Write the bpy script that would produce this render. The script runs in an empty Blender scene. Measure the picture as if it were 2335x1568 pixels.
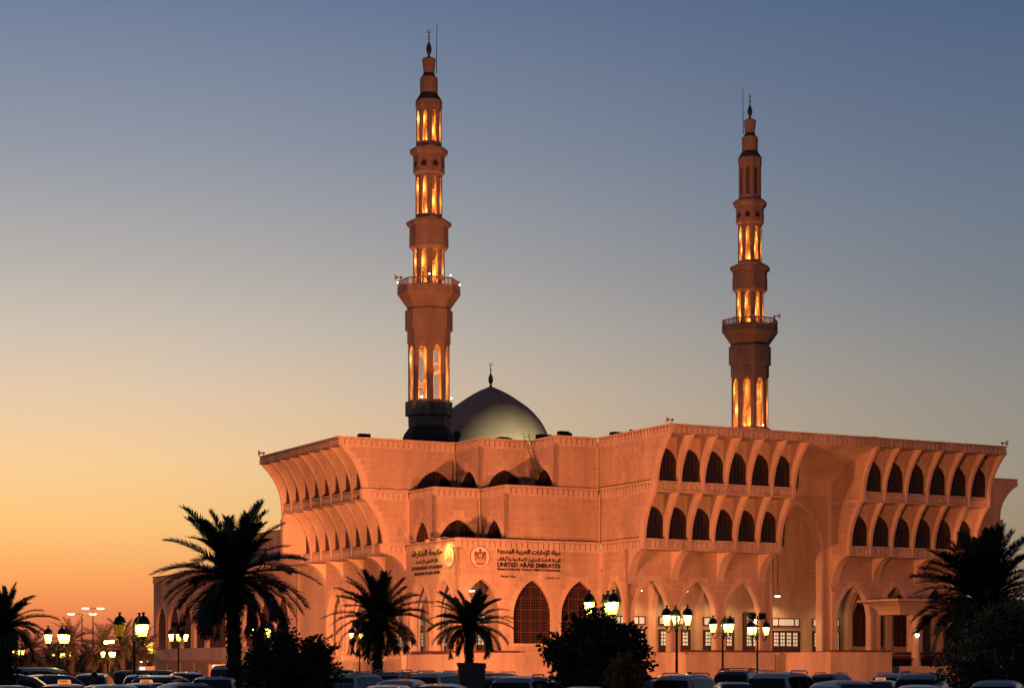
import bpy, bmesh, math, random
from mathutils import Vector, Matrix
from mathutils.geometry import tessellate_polygon
random.seed(7)
SC = bpy.context.scene
COL = SC.collection
PI = math.pi
F, CX, YH, EYE = 4545.0, 1167.5, 1525.0, 1.9      # focal length, centre and horizon of the photo, 2335 px wide frame

# ------------------------------------------------------------------ camera, sky, exposure
cam = bpy.data.cameras.new('camera')
cam.sensor_width = 36.0
cam.lens = 36.0 * F / 2335.0
cam.shift_y = (YH - 784.0) / 2335.0
cam.clip_end = 6000.0
camo = bpy.data.objects.new('camera', cam)
camo.location = (0, 0, EYE)
camo.rotation_euler = (PI / 2, 0, 0)
COL.objects.link(camo)
SC.camera = camo
SC.view_settings.view_transform = 'Standard'
SC.view_settings.look = 'None'
SC.view_settings.exposure = 0.0
SC.view_settings.gamma = 1.0
SC.view_settings.use_curve_mapping = False
SC.render.engine = 'CYCLES'
SC.cycles.max_bounces = 6
SC.cycles.diffuse_bounces = 3
SC.cycles.glossy_bounces = 3
SC.cycles.transmission_bounces = 4
SC.cycles.transparent_max_bounces = 12
SC.cycles.sample_clamp_indirect = 3.0
SC.cycles.use_denoising = True


def lin(r, g, b):
    f = lambda c: c / 12.92 if c <= 0.04045 else ((c + 0.055) / 1.055) ** 2.4
    return (f(r / 255), f(g / 255), f(b / 255), 1.0)


def make_world():
    w = bpy.data.worlds.new('World')
    SC.world = w
    w.use_nodes = True
    nt = w.node_tree
    N, L = nt.nodes, nt.links
    N.clear()
    out = N.new('ShaderNodeOutputWorld')
    bg = N.new('ShaderNodeBackground')
    L.new(bg.outputs[0], out.inputs[0])
    tc = N.new('ShaderNodeTexCoord')
    sep = N.new('ShaderNodeSeparateXYZ')
    L.new(tc.outputs['Generated'], sep.inputs[0])

    def ramp(stops):
        r = N.new('ShaderNodeValToRGB')
        e = r.color_ramp.elements
        while len(e) < len(stops):
            e.new(0.5)
        for k, (p, c) in enumerate(stops):
            e[k].position = p
            e[k].color = lin(*c)
        L.new(sep.outputs[2], r.inputs[0])
        return r
    # elevation (sine) against the colour of the dusk sky: near the set sun, 40 degrees from it, and opposite to it
    near = ramp([(0.0, (158, 80, 66)), (0.012, (190, 96, 72)), (0.026, (240, 134, 80)), (0.046, (255, 168, 96)), (0.07, (255, 198, 122)),
                 (0.10, (251, 207, 149)), (0.135, (231, 202, 171)), (0.165, (207, 193, 177)), (0.20, (180, 175, 171)), (0.25, (146, 152, 166)), (0.32, (107, 124, 154)), (0.6, (60, 74, 106)), (1.0, (40, 50, 74))])
    side = ramp([(0.0, (118, 88, 76)), (0.03, (140, 112, 92)), (0.06, (152, 134, 111)), (0.10, (149, 141, 128)), (0.14, (138, 137, 133)),
                 (0.18, (119, 126, 135)), (0.23, (102, 117, 137)), (0.28, (87, 105, 132)), (0.32, (74, 96, 129)), (0.6, (48, 60, 86)), (1.0, (36, 44, 66))])
    anti = ramp([(0.0, (56, 50, 58)), (0.1, (84, 74, 80)), (0.25, (70, 72, 88)), (0.6, (46, 50, 68)), (1.0, (34, 40, 58))])
    nrm = N.new('ShaderNodeVectorMath'); nrm.operation = 'MULTIPLY'
    nrm.inputs[1].default_value = (1, 1, 0)
    L.new(tc.outputs['Generated'], nrm.inputs[0])
    nn = N.new('ShaderNodeVectorMath'); nn.operation = 'NORMALIZE'
    L.new(nrm.outputs[0], nn.inputs[0])
    az = math.radians(-24)
    dt = N.new('ShaderNodeVectorMath'); dt.operation = 'DOT_PRODUCT'
    dt.inputs[1].default_value = (math.sin(az), math.cos(az), 0)
    L.new(nn.outputs[0], dt.inputs[0])
    ac = N.new('ShaderNodeMath'); ac.operation = 'ARCCOSINE'
    L.new(dt.outputs['Value'], ac.inputs[0])

    def rng(a, b):
        m = N.new('ShaderNodeMapRange')
        m.interpolation_type = 'SMOOTHSTEP'
        m.inputs[1].default_value = math.radians(a)
        m.inputs[2].default_value = math.radians(b)
        L.new(ac.outputs[0], m.inputs[0])
        return m
    m1, m2 = rng(9, 43), rng(43, 120)
    x1 = N.new('ShaderNodeMixRGB'); x2 = N.new('ShaderNodeMixRGB')
    L.new(m1.outputs[0], x1.inputs[0]); L.new(near.outputs[0], x1.inputs[1]); L.new(side.outputs[0], x1.inputs[2])
    L.new(m2.outputs[0], x2.inputs[0]); L.new(x1.outputs[0], x2.inputs[1]); L.new(anti.outputs[0], x2.inputs[2])
    L.new(x2.outputs[0], bg.inputs[0])
    bg.inputs[1].default_value = 1.0
    sun = bpy.data.lights.new('sun', 'SUN')           # the sun has set: only a trace of warm afterglow is left
    sun.energy = 0.12
    sun.angle = math.radians(25)
    sun.color = (1.0, 0.55, 0.3)
    so = bpy.data.objects.new('sun', sun)
    d = Vector((math.sin(az) * 1.0, math.cos(az), math.tan(math.radians(3))))
    so.rotation_euler = d.to_track_quat('Z', 'Y').to_euler()
    COL.objects.link(so)


make_world()


def at(x, y, D):
    return Vector(((x - CX) / F * D, D, EYE + (YH - y) / F * D))


# ------------------------------------------------------------------ materials
MATS = {}


def mat(name, col, rough=0.8, var=0.0, scale=2.0, bump=0.0, metal=0.0, emit=None, es=0.0, var2=None, spec=0.5):
    if name in MATS:
        return MATS[name]
    m = bpy.data.materials.new(name)
    m.use_nodes = True
    nt = m.node_tree
    N, L = nt.nodes, nt.links
    b = N['Principled BSDF']
    b.inputs['Base Color'].default_value = (*col, 1)
    b.inputs['Roughness'].default_value = rough
    b.inputs['Metallic'].default_value = metal
    b.inputs['Specular IOR Level'].default_value = spec
    if var or bump:
        tc = N.new('ShaderNodeTexCoord')
        no = N.new('ShaderNodeTexNoise')
        no.inputs['Scale'].default_value = scale
        no.inputs['Detail'].default_value = 6
        no.inputs['Roughness'].default_value = 0.65
        L.new(tc.outputs['Object'], no.inputs['Vector'])
        if var:
            r = N.new('ShaderNodeValToRGB')
            lo = [max(0, c * (1 - var)) for c in col]
            hi = var2 or [min(1, c * (1 + var)) for c in col]
            r.color_ramp.elements[0].position = 0.3
            r.color_ramp.elements[1].position = 0.72
            r.color_ramp.elements[0].color = (*lo, 1)
            r.color_ramp.elements[1].color = (*hi, 1)
            L.new(no.outputs['Fac'], r.inputs[0])
            L.new(r.outputs[0], b.inputs['Base Color'])
        if bump:
            n2 = N.new('ShaderNodeTexNoise')
            n2.inputs['Scale'].default_value = scale * 6
            n2.inputs['Detail'].default_value = 5
            L.new(tc.outputs['Object'], n2.inputs['Vector'])
            bp = N.new('ShaderNodeBump')
            bp.inputs['Strength'].default_value = bump
            bp.inputs['Distance'].default_value = 0.05
            L.new(n2.outputs['Fac'], bp.inputs['Height'])
            L.new(bp.outputs[0], b.inputs['Normal'])
    if emit:
        b.inputs['Emission Color'].default_value = (*emit, 1)
        b.inputs['Emission Strength'].default_value = es
    MATS[name] = m
    return m


def stain(name, col, amt=0.25, scale=0.25, zs=0.35, rough=0.9, obj_random=0.0, bump=0.25):
    """stone or plaster with rain streaks and blotches"""
    m = bpy.data.materials.new(name)
    m.use_nodes = True
    nt = m.node_tree
    N, L = nt.nodes, nt.links
    b = N['Principled BSDF']
    b.inputs['Roughness'].default_value = rough
    b.inputs['Specular IOR Level'].default_value = 0.2
    geo = N.new('ShaderNodeNewGeometry')
    mp = N.new('ShaderNodeMapping')
    mp.inputs['Scale'].default_value = (1, 1, zs)
    L.new(geo.outputs['Position'], mp.inputs[0])
    n1 = N.new('ShaderNodeTexNoise'); n1.inputs['Scale'].default_value = scale; n1.inputs['Detail'].default_value = 7
    n1.inputs['Roughness'].default_value = 0.7
    n2 = N.new('ShaderNodeTexNoise'); n2.inputs['Scale'].default_value = 7; n2.inputs['Detail'].default_value = 5
    L.new(mp.outputs[0], n1.inputs['Vector']); L.new(geo.outputs['Position'], n2.inputs['Vector'])
    r = N.new('ShaderNodeValToRGB')
    r.color_ramp.elements[0].position = 0.33; r.color_ramp.elements[1].position = 0.62
    r.color_ramp.elements[0].color = (*[c * (1 - amt) for c in col], 1)
    r.color_ramp.elements[1].color = (*[min(1, c * (1 + amt * 0.35)) for c in col], 1)
    L.new(n1.outputs['Fac'], r.inputs[0])
    mx = N.new('ShaderNodeMixRGB'); mx.blend_type = 'MULTIPLY'; mx.inputs[0].default_value = 0.35
    r2 = N.new('ShaderNodeValToRGB'); r2.color_ramp.elements[0].color = (0.55, 0.55, 0.55, 1); r2.color_ramp.elements[1].color = (1.25, 1.25, 1.25, 1)
    L.new(n2.outputs['Fac'], r2.inputs[0])
    L.new(r.outputs[0], mx.inputs[1]); L.new(r2.outputs[0], mx.inputs[2])
    last = mx.outputs[0]
    if obj_random:
        oi = N.new('ShaderNodeObjectInfo')
        mr = N.new('ShaderNodeMapRange'); mr.inputs[3].default_value = 1 - obj_random; mr.inputs[4].default_value = 1 + obj_random
        L.new(oi.outputs['Random'], mr.inputs[0])
        m3 = N.new('ShaderNodeVectorMath'); m3.operation = 'SCALE'
        L.new(last, m3.inputs[0]); L.new(mr.outputs[0], m3.inputs['Scale'])
        last = m3.outputs[0]
    L.new(last, b.inputs['Base Color'])
    bp = N.new('ShaderNodeBump'); bp.inputs['Strength'].default_value = bump; bp.inputs['Distance'].default_value = 0.03
    L.new(n2.outputs['Fac'], bp.inputs['Height']); L.new(bp.outputs[0], b.inputs['Normal'])
    MATS[name] = m
    return m


PLASTER = stain('pale_plaster', (0.51, 0.425, 0.345), 0.27, scale=0.4, zs=0.22)
STONE = stain('beige_stone', (0.44, 0.355, 0.28), 0.28, scale=0.4, zs=0.25, obj_random=0.08)
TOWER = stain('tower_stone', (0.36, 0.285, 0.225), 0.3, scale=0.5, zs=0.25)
PODIUM = stain('podium_render', (0.45, 0.385, 0.31), 0.3, scale=0.45, zs=0.25)
ROOF = mat('dark_roofing', (0.05, 0.05, 0.055), 0.9, 0.3, 0.6)
DOME = mat('grey_dome_metal', (0.33, 0.295, 0.265), 0.75, 0.14, 0.5, metal=0.0, spec=0.1)
FINIAL = mat('dark_bronze', (0.08, 0.07, 0.055), 0.45, metal=0.6)
GLASS = mat('dark_window_glass', (0.012, 0.011, 0.010), 0.12, spec=0.5)
GRILLE = mat('maroon_grille_metal', (0.065, 0.022, 0.016), 0.6, 0.3, 8)
SLAT = mat('maroon_slats', (0.10, 0.033, 0.024), 0.7, 0.25, 5)
WOOD = mat('dark_door_wood', (0.045, 0.016, 0.011), 0.55, 0.3, 9)
MAROON = mat('maroon_brick_step', (0.10, 0.035, 0.028), 0.8, 0.3, 6)
BLACK = mat('black_painted_iron', (0.012, 0.014, 0.012), 0.45)
GREENIRON = mat('green_black_iron', (0.02, 0.028, 0.018), 0.4)
LETTER = mat('dark_bronze_letters', (0.025, 0.02, 0.016), 0.5)
ROLLER = mat('roller_shutter', (0.30, 0.24, 0.18), 0.7, 0.15, 4)
PIPE = mat('drain_pipe', (0.42, 0.34, 0.26), 0.6)
CABLE = mat('dark_cable', (0.03, 0.022, 0.018), 0.7)
LITGLASS = mat('lit_frosted_pane', (0.6, 0.65, 0.55), 0.4, emit=(0.72, 0.80, 0.58), es=0.42)
DIMGLASS = mat('frosted_door_pane', (0.6, 0.62, 0.52), 0.4, emit=(0.7, 0.72, 0.52), es=0.42)
WHITELAMP = mat('white_lamp', (0.9, 0.9, 0.9), 0.4, emit=(1.0, 0.92, 0.80), es=9)
BALL = mat('round_lamp', (0.9, 0.9, 0.9), 0.4, emit=(1.0, 0.86, 0.7), es=6)
SODIUM = mat('sodium_lamp_face', (0.9, 0.5, 0.2), 0.4, emit=(1.0, 0.50, 0.16), es=22)
BLUELIT = mat('blue_lit_panel', (0.04, 0.05, 0.06), 0.4, emit=(0.55, 0.8, 0.95), es=1.1)
BULB = mat('lantern_bulb', (1, 0.9, 0.6), 0.4, emit=(1.0, 0.84, 0.45), es=95)


def glass_lantern(name, es):
    m = bpy.data.materials.new(name)
    m.use_nodes = True
    nt = m.node_tree
    N, L = nt.nodes, nt.links
    out = N['Material Output']
    N.remove(N['Principled BSDF'])
    tr = N.new('ShaderNodeBsdfTransparent'); tr.inputs[0].default_value = (1.0, 0.9, 0.4, 1)
    tl = N.new('ShaderNodeBsdfTranslucent'); tl.inputs[0].default_value = (0.9, 0.72, 0.16, 1)
    em = N.new('ShaderNodeEmission'); em.inputs[0].default_value = (1.0, 0.72, 0.13, 1); em.inputs[1].default_value = es
    m1 = N.new('ShaderNodeMixShader'); m1.inputs[0].default_value = 0.55
    L.new(tr.outputs[0], m1.inputs[1]); L.new(tl.outputs[0], m1.inputs[2])
    ad = N.new('ShaderNodeAddShader')
    L.new(m1.outputs[0], ad.inputs[0]); L.new(em.outputs[0], ad.inputs[1])
    L.new(ad.outputs[0], out.inputs[0])
    return m


GLASSLIT = glass_lantern('lit_lantern_glass', 1.05)
GLASSOFF = glass_lantern('unlit_lantern_glass', 0.0)


# ------------------------------------------------------------------ object helpers
def tag(o, label=None, cat=None, group=None, kind=None):
    if label: o['label'] = label
    if cat: o['category'] = cat
    if group: o['group'] = group
    if kind: o['kind'] = kind
    return o


def empty(name, loc=(0, 0, 0), rz=0.0, label=None, cat=None, group=None):
    o = bpy.data.objects.new(name, None)
    o.location = loc
    o.rotation_euler = (0, 0, rz)
    o.empty_display_size = 0.3
    COL.objects.link(o)
    return tag(o, label, cat, group)


def link(name, me, parent=None, matrix=None):
    o = bpy.data.objects.new(name, me)
    COL.objects.link(o)
    if parent: o.parent = parent
    if matrix is not None: o.matrix_basis = matrix
    return o


def copy_tree(o, parent=None):
    c = o.copy()
    COL.objects.link(c)
    c.parent = parent
    for ch in list(o.children):
        copy_tree(ch, c)
    return c


class MB:
    def __init__(s):
        s.v, s.f, s.mi = [], [], []

    def add(s, verts, faces, m=0):
        n = len(s.v)
        s.v += [tuple(v) for v in verts]
        s.f += [tuple(i + n for i in f) for f in faces]
        s.mi += [m] * len(faces)
        return s

    def box(s, a, b, m=0):
        (x0, y0, z0), (x1, y1, z1) = a, b
        return s.add([(x0, y0, z0), (x1, y0, z0), (x1, y1, z0), (x0, y1, z0), (x0, y0, z1), (x1, y0, z1), (x1, y1, z1), (x0, y1, z1)],
                     [(0, 3, 2, 1), (4, 5, 6, 7), (0, 1, 5, 4), (1, 2, 6, 5), (2, 3, 7, 6), (3, 0, 4, 7)], m)

    def obox(s, o, ux, uy, uz, m=0):
        """box from corner o spanned by three vectors"""
        o, ux, uy, uz = map(Vector, (o, ux, uy, uz))
        v = [o, o + ux, o + ux + uy, o + uy]
        v += [p + uz for p in v]
        return s.add(v, [(0, 3, 2, 1), (4, 5, 6, 7), (0, 1, 5, 4), (1, 2, 6, 5), (2, 3, 7, 6), (3, 0, 4, 7)], m)

    def poly(s, pts, holes, P, d, m=0):
        """flat plate: 2D outline + holes, P maps (u,v)->point, d = thickness vector to the back"""
        loops = [pts] + list(holes)
        flat = [p for l in loops for p in l]
        tris = tessellate_polygon([[Vector((p[0], p[1], 0)) for p in l] for l in loops])
        n = len(flat)
        fr = [Vector(P(*p)) for p in flat]
        d = Vector(d)
        faces = [tuple(t) for t in tris] + [tuple(reversed([i + n for i in t])) for t in tris]
        k = 0
        for l in loops:
            for i in range(len(l)):
                j = (i + 1) % len(l)
                faces.append((k + i, k + j, k + j + n, k + i + n))
            k += len(l)
        return s.add(fr + [p + d for p in fr], faces, m)

    def tube(s, pts, r, n=6, m=0, cap=True):
        pts = [Vector(p) for p in pts]
        rs = r if isinstance(r, (list, tuple)) else [r] * len(pts)
        rings = []
        for i, p in enumerate(pts):
            t = (pts[min(i + 1, len(pts) - 1)] - pts[max(i - 1, 0)])
            t = t.normalized() if t.length > 1e-9 else Vector((0, 0, 1))
            a = t.cross(Vector((0, 0, 1)) if abs(t.z) < 0.9 else Vector((1, 0, 0))).normalized()
            b = t.cross(a)
            rings.append([p + (a * math.cos(2 * PI * k / n) + b * math.sin(2 * PI * k / n)) * rs[i] for k in range(n)])
        v = [q for rg in rings for q in rg]
        f = [(i * n + k, i * n + (k + 1) % n, (i + 1) * n + (k + 1) % n, (i + 1) * n + k) for i in range(len(pts) - 1) for k in range(n)]
        if cap:
            f += [tuple(range(n)), tuple(reversed(range(len(v) - n, len(v))))]
        return s.add(v, f, m)

    def lathe(s, prof, n=16, c=(0, 0, 0), ph=0.0, m=0):
        v, f = [], []
        for (r, z) in prof:
            for k in range(n):
                a = ph + 2 * PI * k / n
                v.append((c[0] + r * math.cos(a), c[1] + r * math.sin(a), c[2] + z))
        for i in range(len(prof) - 1):
            for k in range(n):
                f.append((i * n + k, i * n + (k + 1) % n, (i + 1) * n + (k + 1) % n, (i + 1) * n + k))
        f += [tuple(reversed(range(n))), tuple(range(len(v) - n, len(v)))]
        return s.add(v, f, m)

    def mesh(s, name, mats, smooth=False):
        me = bpy.data.meshes.new(name)
        me.from_pydata(s.v, [], s.f)
        mats = mats if isinstance(mats, (list, tuple)) else [mats]
        for m in mats:
            me.materials.append(m)
        if len(mats) > 1:
            me.polygons.foreach_set('material_index', s.mi)
        bm = bmesh.new()
        bm.from_mesh(me)
        bmesh.ops.recalc_face_normals(bm, faces=bm.faces)
        bm.to_mesh(me)
        bm.free()
        if smooth:
            me.polygons.foreach_set('use_smooth', [True] * len(me.polygons))
            if smooth != 'all':
                me.set_sharp_from_angle(angle=math.radians(smooth if isinstance(smooth, (int, float)) and smooth is not True else 40))
        me.update()
        return me

    def build(s, name, mats, parent=None, smooth=False, matrix=None):
        return link(name, s.mesh(name, mats, smooth), parent, matrix)


def arch_top(x, u0, u1, vs, va, k=0.25):
    w = (u1 - u0) / 2
    t = min(1, abs(x - (u0 + u1) / 2) / w)
    return vs + (va - vs) * ((1 - k) * math.sqrt(max(0, 1 - t * t)) + k * (1 - t))


def arch(u0, u1, v0, vs, va, n=9, k=0.25):
    """pointed arch outline, counter-clockwise from the lower left... open at v0"""
    c, w = (u0 + u1) / 2, (u1 - u0) / 2
    p = [(u0, v0)]
    for i in range(n + 1):
        a = PI / 2 * i / n
        x = c - w * math.cos(a)
        p.append((x, arch_top(x, u0, u1, vs, va, k)))
    for i in range(n - 1, -1, -1):
        a = PI / 2 * i / n
        x = c + w * math.cos(a)
        p.append((x, arch_top(x, u0, u1, vs, va, k)))
    p.append((u1, v0))
    return p


# ------------------------------------------------------------------ ground
g = MB()
g.add([(-1500, -200, 0), (1500, -200, 0), (1500, 4000, 0), (-1500, 4000, 0)], [(0, 1, 2, 3)])
tag(g.build('ground', mat('dusty_ground', (0.16, 0.13, 0.10), 0.95, 0.3, 0.1)), kind='structure')
g = MB()
g.add([(-70, 15, 0.004), (90, 15, 0.004), (90, 165, 0.004), (-70, 165, 0.004)], [(0, 1, 2, 3)])
tag(g.build('parking_lot', mat('asphalt', (0.045, 0.045, 0.047), 0.85, 0.3, 3, 0.3)), kind='structure')
pk = MB()
for row in (38, 56, 74, 92, 112):
    for i in range(-14, 15):
        pk.add([(i * 2.6 - .06, row, .008), (i * 2.6 + .06, row, .008), (i * 2.6 + .06, row + 5, .008), (i * 2.6 - .06, row + 5, .008)], [(0, 1, 2, 3)])
tag(pk.build('parking_bay_lines', mat('white_road_paint', (0.7, 0.7, 0.68), 0.7, 0.2, 5)), kind='structure')

# ------------------------------------------------------------------ the mosque
PHI = math.atan2(0.473, 0.881)
C0 = Vector((14.2, 178.2, 0))
mosque = empty('mosque', C0, PHI, 'floodlit sandstone mosque with flared ribbed upper storeys and arched arcade', 'mosque')
M0 = Matrix.Translation(C0) @ Matrix.Rotation(PHI, 4, 'Z')
H1, H2, H3, TER = 23.9, 19.0, 13.9, 3.4
BAND = 0.85
ORANGE = (1.0, 0.258, 0.09)
BLOCKS, NICHES = [], []      # (distance to the camera, parent, local matrix)


def frame(p0, p1):
    """wall segment from p0 to p1 seen from outside left to right: unit vectors along, outward"""
    d = Vector((p1[0] - p0[0], p1[1] - p0[1], 0))
    L = d.length
    d.normalize()
    return d, Vector((d.y, -d.x, 0)), L


def basis(o, ux, n):
    """local x along the wall, y outward, z up"""
    m = Matrix.Identity(4)
    m.col[0][:3] = ux; m.col[1][:3] = n; m.col[2][:3] = (0, 0, 1); m.col[3][:3] = o
    return m


def hole_span(h, v0, v1, mg=0.36):
    """horizontal extent of an arched hole (with its moulding) over the row v0..v1"""
    (h0, h1, hv0, hvs, hva) = h
    if v1 < hv0 - 0.03 or v0 > hva + mg * 1.15:
        return None
    c, w = (h0 + h1) / 2, (h1 - h0) / 2 + mg
    if v0 <= hvs:
        return c - w, c + w
    lo, hi = 0.0, 1.0
    for _ in range(16):
        t = (lo + hi) / 2
        if arch_top(c + t * w, c - w, c + w, hvs, hva + mg * 1.15) > v0: lo = t
        else: hi = t
    return (c - w * lo, c + w * lo) if lo > 0.03 else None


def blocks_on(parent, p0, p1, z0, z1, holes, ends=0.32, bh=0.585, bl=1.14, limit=None, off=0.0):
    d, n, L = frame(p0, p1)
    rows = max(1, int(round((z1 - z0) / bh)))
    bh = (z1 - z0) / rows
    j = 0.055
    for r in range(rows):
        v0, v1 = z0 + r * bh + j / 2, z0 + (r + 1) * bh - j / 2
        lo, hi = ends, L - ends
        if limit:
            lo, hi = limit((v0 + v1) / 2)
        u = lo - (bl / 2 if r % 2 else 0)
        spans = [q for q in (hole_span(h, v0, v1) for h in holes) if q]
        while u < hi:
            pieces = [(max(u + j / 2, lo), min(u + bl - j / 2, hi))]
            u += bl
            for (s0, s1) in spans:
                nxt = []
                for (a, b) in pieces:
                    if b <= s0 or a >= s1:
                        nxt.append((a, b))
                    else:
                        nxt += [(a, s0), (s1, b)]
                pieces = nxt
            for (a, b) in pieces:
                if b - a < 0.2:
                    continue
                o = Vector((p0[0], p0[1], 0)) + d * ((a + b) / 2) + n * off
                o.z = (v0 + v1) / 2
                mt = basis(o, d, n) @ Matrix.Diagonal((b - a, 1, v1 - v0, 1))
                BLOCKS.append(((M0 @ o - camo.location).length, parent, mt))


def wall(name, p0, p1, z0, z1, holes=(), thick=0.45, m=PLASTER, parent=mosque, blocks=True, mould=True, bz0=None, bz1=None, ends=0.32, k=0.25):
    """holes: (u0,u1,v0,vspring,vapex) along the segment"""
    d, n, L = frame(p0, p1)
    P = lambda u, v: (p0[0] + d.x * u, p0[1] + d.y * u, v)
    out = [(0, z0)]
    inner = []
    for h in sorted(holes):
        a = arch(*h, k=k)
        if h[2] <= z0 + 1e-3:
            out += [(q[0], max(q[1], z0)) for q in a]
        else:
            inner.append(a)
    out += [(L, z0), (L, z1), (0, z1)]
    mb = MB()
    mb.poly(out, inner, P, -n * thick)
    if mould:
        for (u0, u1, v0, vs, va) in holes:
            w = 0.3
            a, b = arch(u0, u1, v0, vs, va, k=k), arch(u0 - w, u1 + w, v0, vs, va + w * 1.15, k=k)
            N = len(a)
            f0 = [Vector(P(*q)) + n * 0.07 for q in a]
            f1 = [Vector(P(*q)) + n * 0.07 for q in b]
            bk0 = [Vector(P(*q)) - n * 0.02 for q in a]
            bk = [Vector(P(*q)) - n * 0.02 for q in b]
            vs_ = f0 + f1 + bk + bk0
            fs = []
            for i in range(N - 1):
                fs += [(i, i + 1, N + i + 1, N + i), (N + i, N + i + 1, 2 * N + i + 1, 2 * N + i), (3 * N + i, 3 * N + i + 1, i + 1, i)]
            mb.add(vs_, fs)
    o = mb.build(name, m, parent)
    if blocks:
        blocks_on(o, p0, p1, bz0 if bz0 is not None else z0 + 0.05, bz1 if bz1 is not None else z1 - 0.12, holes, ends)
    return o


def parapet(p0, p1, ztop, h=BAND, parent=mosque, thick=0.3, far=False, w0=0.56):
    d, n, L = frame(p0, p1)
    mb = MB()
    o0 = Vector((p0[0], p0[1], ztop - h))
    mb.obox(o0 - n * 0.14, d * L, -n * thick, (0, 0, h - 0.13))
    mb.obox(o0 + Vector((0, 0, h - 0.13)) + n * 0.05, d * L, -n * (thick + 0.2), (0, 0, 0.13))
    mb.obox(o0 + n * 0.03, d * L, -n * 0.12, (0, 0, 0.07))
    o = mb.build('parapet', PLASTER, parent)
    N = max(1, int(round(L / w0)))
    for i in range(N):
        q = o0 + d * (L * (i + 0.5) / N) + Vector((0, 0, 0.07))
        mt = basis(q, d, n) @ Matrix.Diagonal((L / N / 0.56, 1, (h - 0.2) / 0.65, 1))
        NICHES.append(((M0 @ q - camo.location).length, o, mt))
    return o


def window(p0, p1, h, inset, kind='glass', parent=mosque, k=0.25):
    """pane (with grille) closing an arched opening h of the wall p0-p1"""
    d, n, L = frame(p0, p1)
    P = lambda u, v: Vector((p0[0] + d.x * u, p0[1] + d.y * u, v)) - n * inset
    u0, u1, v0, vs, va = h
    e = 0.06
    mb = MB()
    mb.poly(arch(u0 - e, u1 + e, v0 - e, vs, va + e, k=k), [], P, -n * 0.05)
    pane = mb.build('window', {'glass': GLASS, 'slat': SLAT, 'dark': GLASS}[kind], parent)
    gb = MB()
    Q = lambda u, v: P(u, v) + n * 0.02
    if kind == 'glass':
        nx = max(2, int(round((u1 - u0) / 0.95)))
        for i in range(1, nx):
            u = u0 + (u1 - u0) * i / nx
            gb.obox(Q(u - 0.06, v0), d * 0.12, n * 0.06, (0, 0, arch_top(u, u0, u1, vs, va, k) - v0))
        v = v0 + 1.05
        while v < va - 0.5:
            c, w = (u0 + u1) / 2, (u1 - u0) / 2
            if v > vs:
                lo, hi = 0, 1
                for _ in range(20):
                    t = (lo + hi) / 2
                    if arch_top(c + t * w, u0, u1, vs, va, k) > v: lo = t
                    else: hi = t
                w *= lo
            gb.obox(Q(c - w, v - 0.06), d * (2 * w), n * 0.07, (0, 0, 0.12))
            v += 1.05
        # fine lattice
        st = 0.26
        v = v0 + st
        c = (u0 + u1) / 2
        while v < va - 0.15:
            w = (u1 - u0) / 2
            if v > vs:
                lo, hi = 0, 1
                for _ in range(14):
                    t = (lo + hi) / 2
                    if arch_top(c + t * w, u0, u1, vs, va, k) > v: lo = t
                    else: hi = t
                w *= lo
            gb.obox(Q(c - w, v - 0.02), d * (2 * w), n * 0.025, (0, 0, 0.04))
            v += st
        u = u0 + st
        while u < u1 - 0.05:
            gb.obox(Q(u - 0.02, v0), d * 0.04, n * 0.03, (0, 0, arch_top(u, u0, u1, vs, va, k) - v0))
            u += st
    elif kind == 'slat':
        v = v0 + 0.3
        c = (u0 + u1) / 2
        while v < va - 0.2:
            w = (u1 - u0) / 2
            if v > vs:
                lo, hi = 0, 1
                for _ in range(14):
                    t = (lo + hi) / 2
                    if arch_top(c + t * w, u0, u1, vs, va, k) > v: lo = t
                    else: hi = t
                w *= lo
            gb.obox(Q(c - w, v - 0.05), d * (2 * w), n * 0.08, (0, 0, 0.1))
            v += 0.42
        for i in (1, 2, 3):
            u = u0 + (u1 - u0) * i / 4
            gb.obox(Q(u - 0.03, v0), d * 0.06, n * 0.05, (0, 0, arch_top(u, u0, u1, vs, va, k) - v0))
    else:
        st = 0.4
        u = u0 + st
        while u < u1 - 0.05:
            gb.obox(Q(u - 0.02, v0), d * 0.04, n * 0.03, (0, 0, arch_top(u, u0, u1, vs, va, k) - v0))
            u += st
    gb.build('grille', GRILLE, pane)
    return pane


def flare(o0, o1, zb, zt, t):
    return o0 + (o1 - o0) * t ** 2.4, zb + (zt - zb) * t     # inset at height fraction t


ORN = None


def ornament():
    """carved scroll above each upper window"""
    global ORN
    if ORN is None:
        mb = MB()
        for s in (-1, 1):
            for (cx, cz, r) in ((0.28, 0.30, 0.22), (0.58, 0.08, 0.16)):
                pts = []
                for i in range(15):
                    a = i / 14 * 2.6 * PI
                    q = r * (1 - i / 18)
                    pts.append((s * (cx + q * math.cos(a)), 0.0, cz + q * math.sin(a)))
                mb.tube(pts, 0.035, 4)
            mb.tube([(0, 0, 0.62), (s * 0.3, 0, 0.6), (s * 0.62, 0, 0.4), (s * 0.85, 0, 0.0)], 0.03, 4)
        ORN = mb.mesh('carved_ornament', PLASTER, True)
    return ORN


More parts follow.
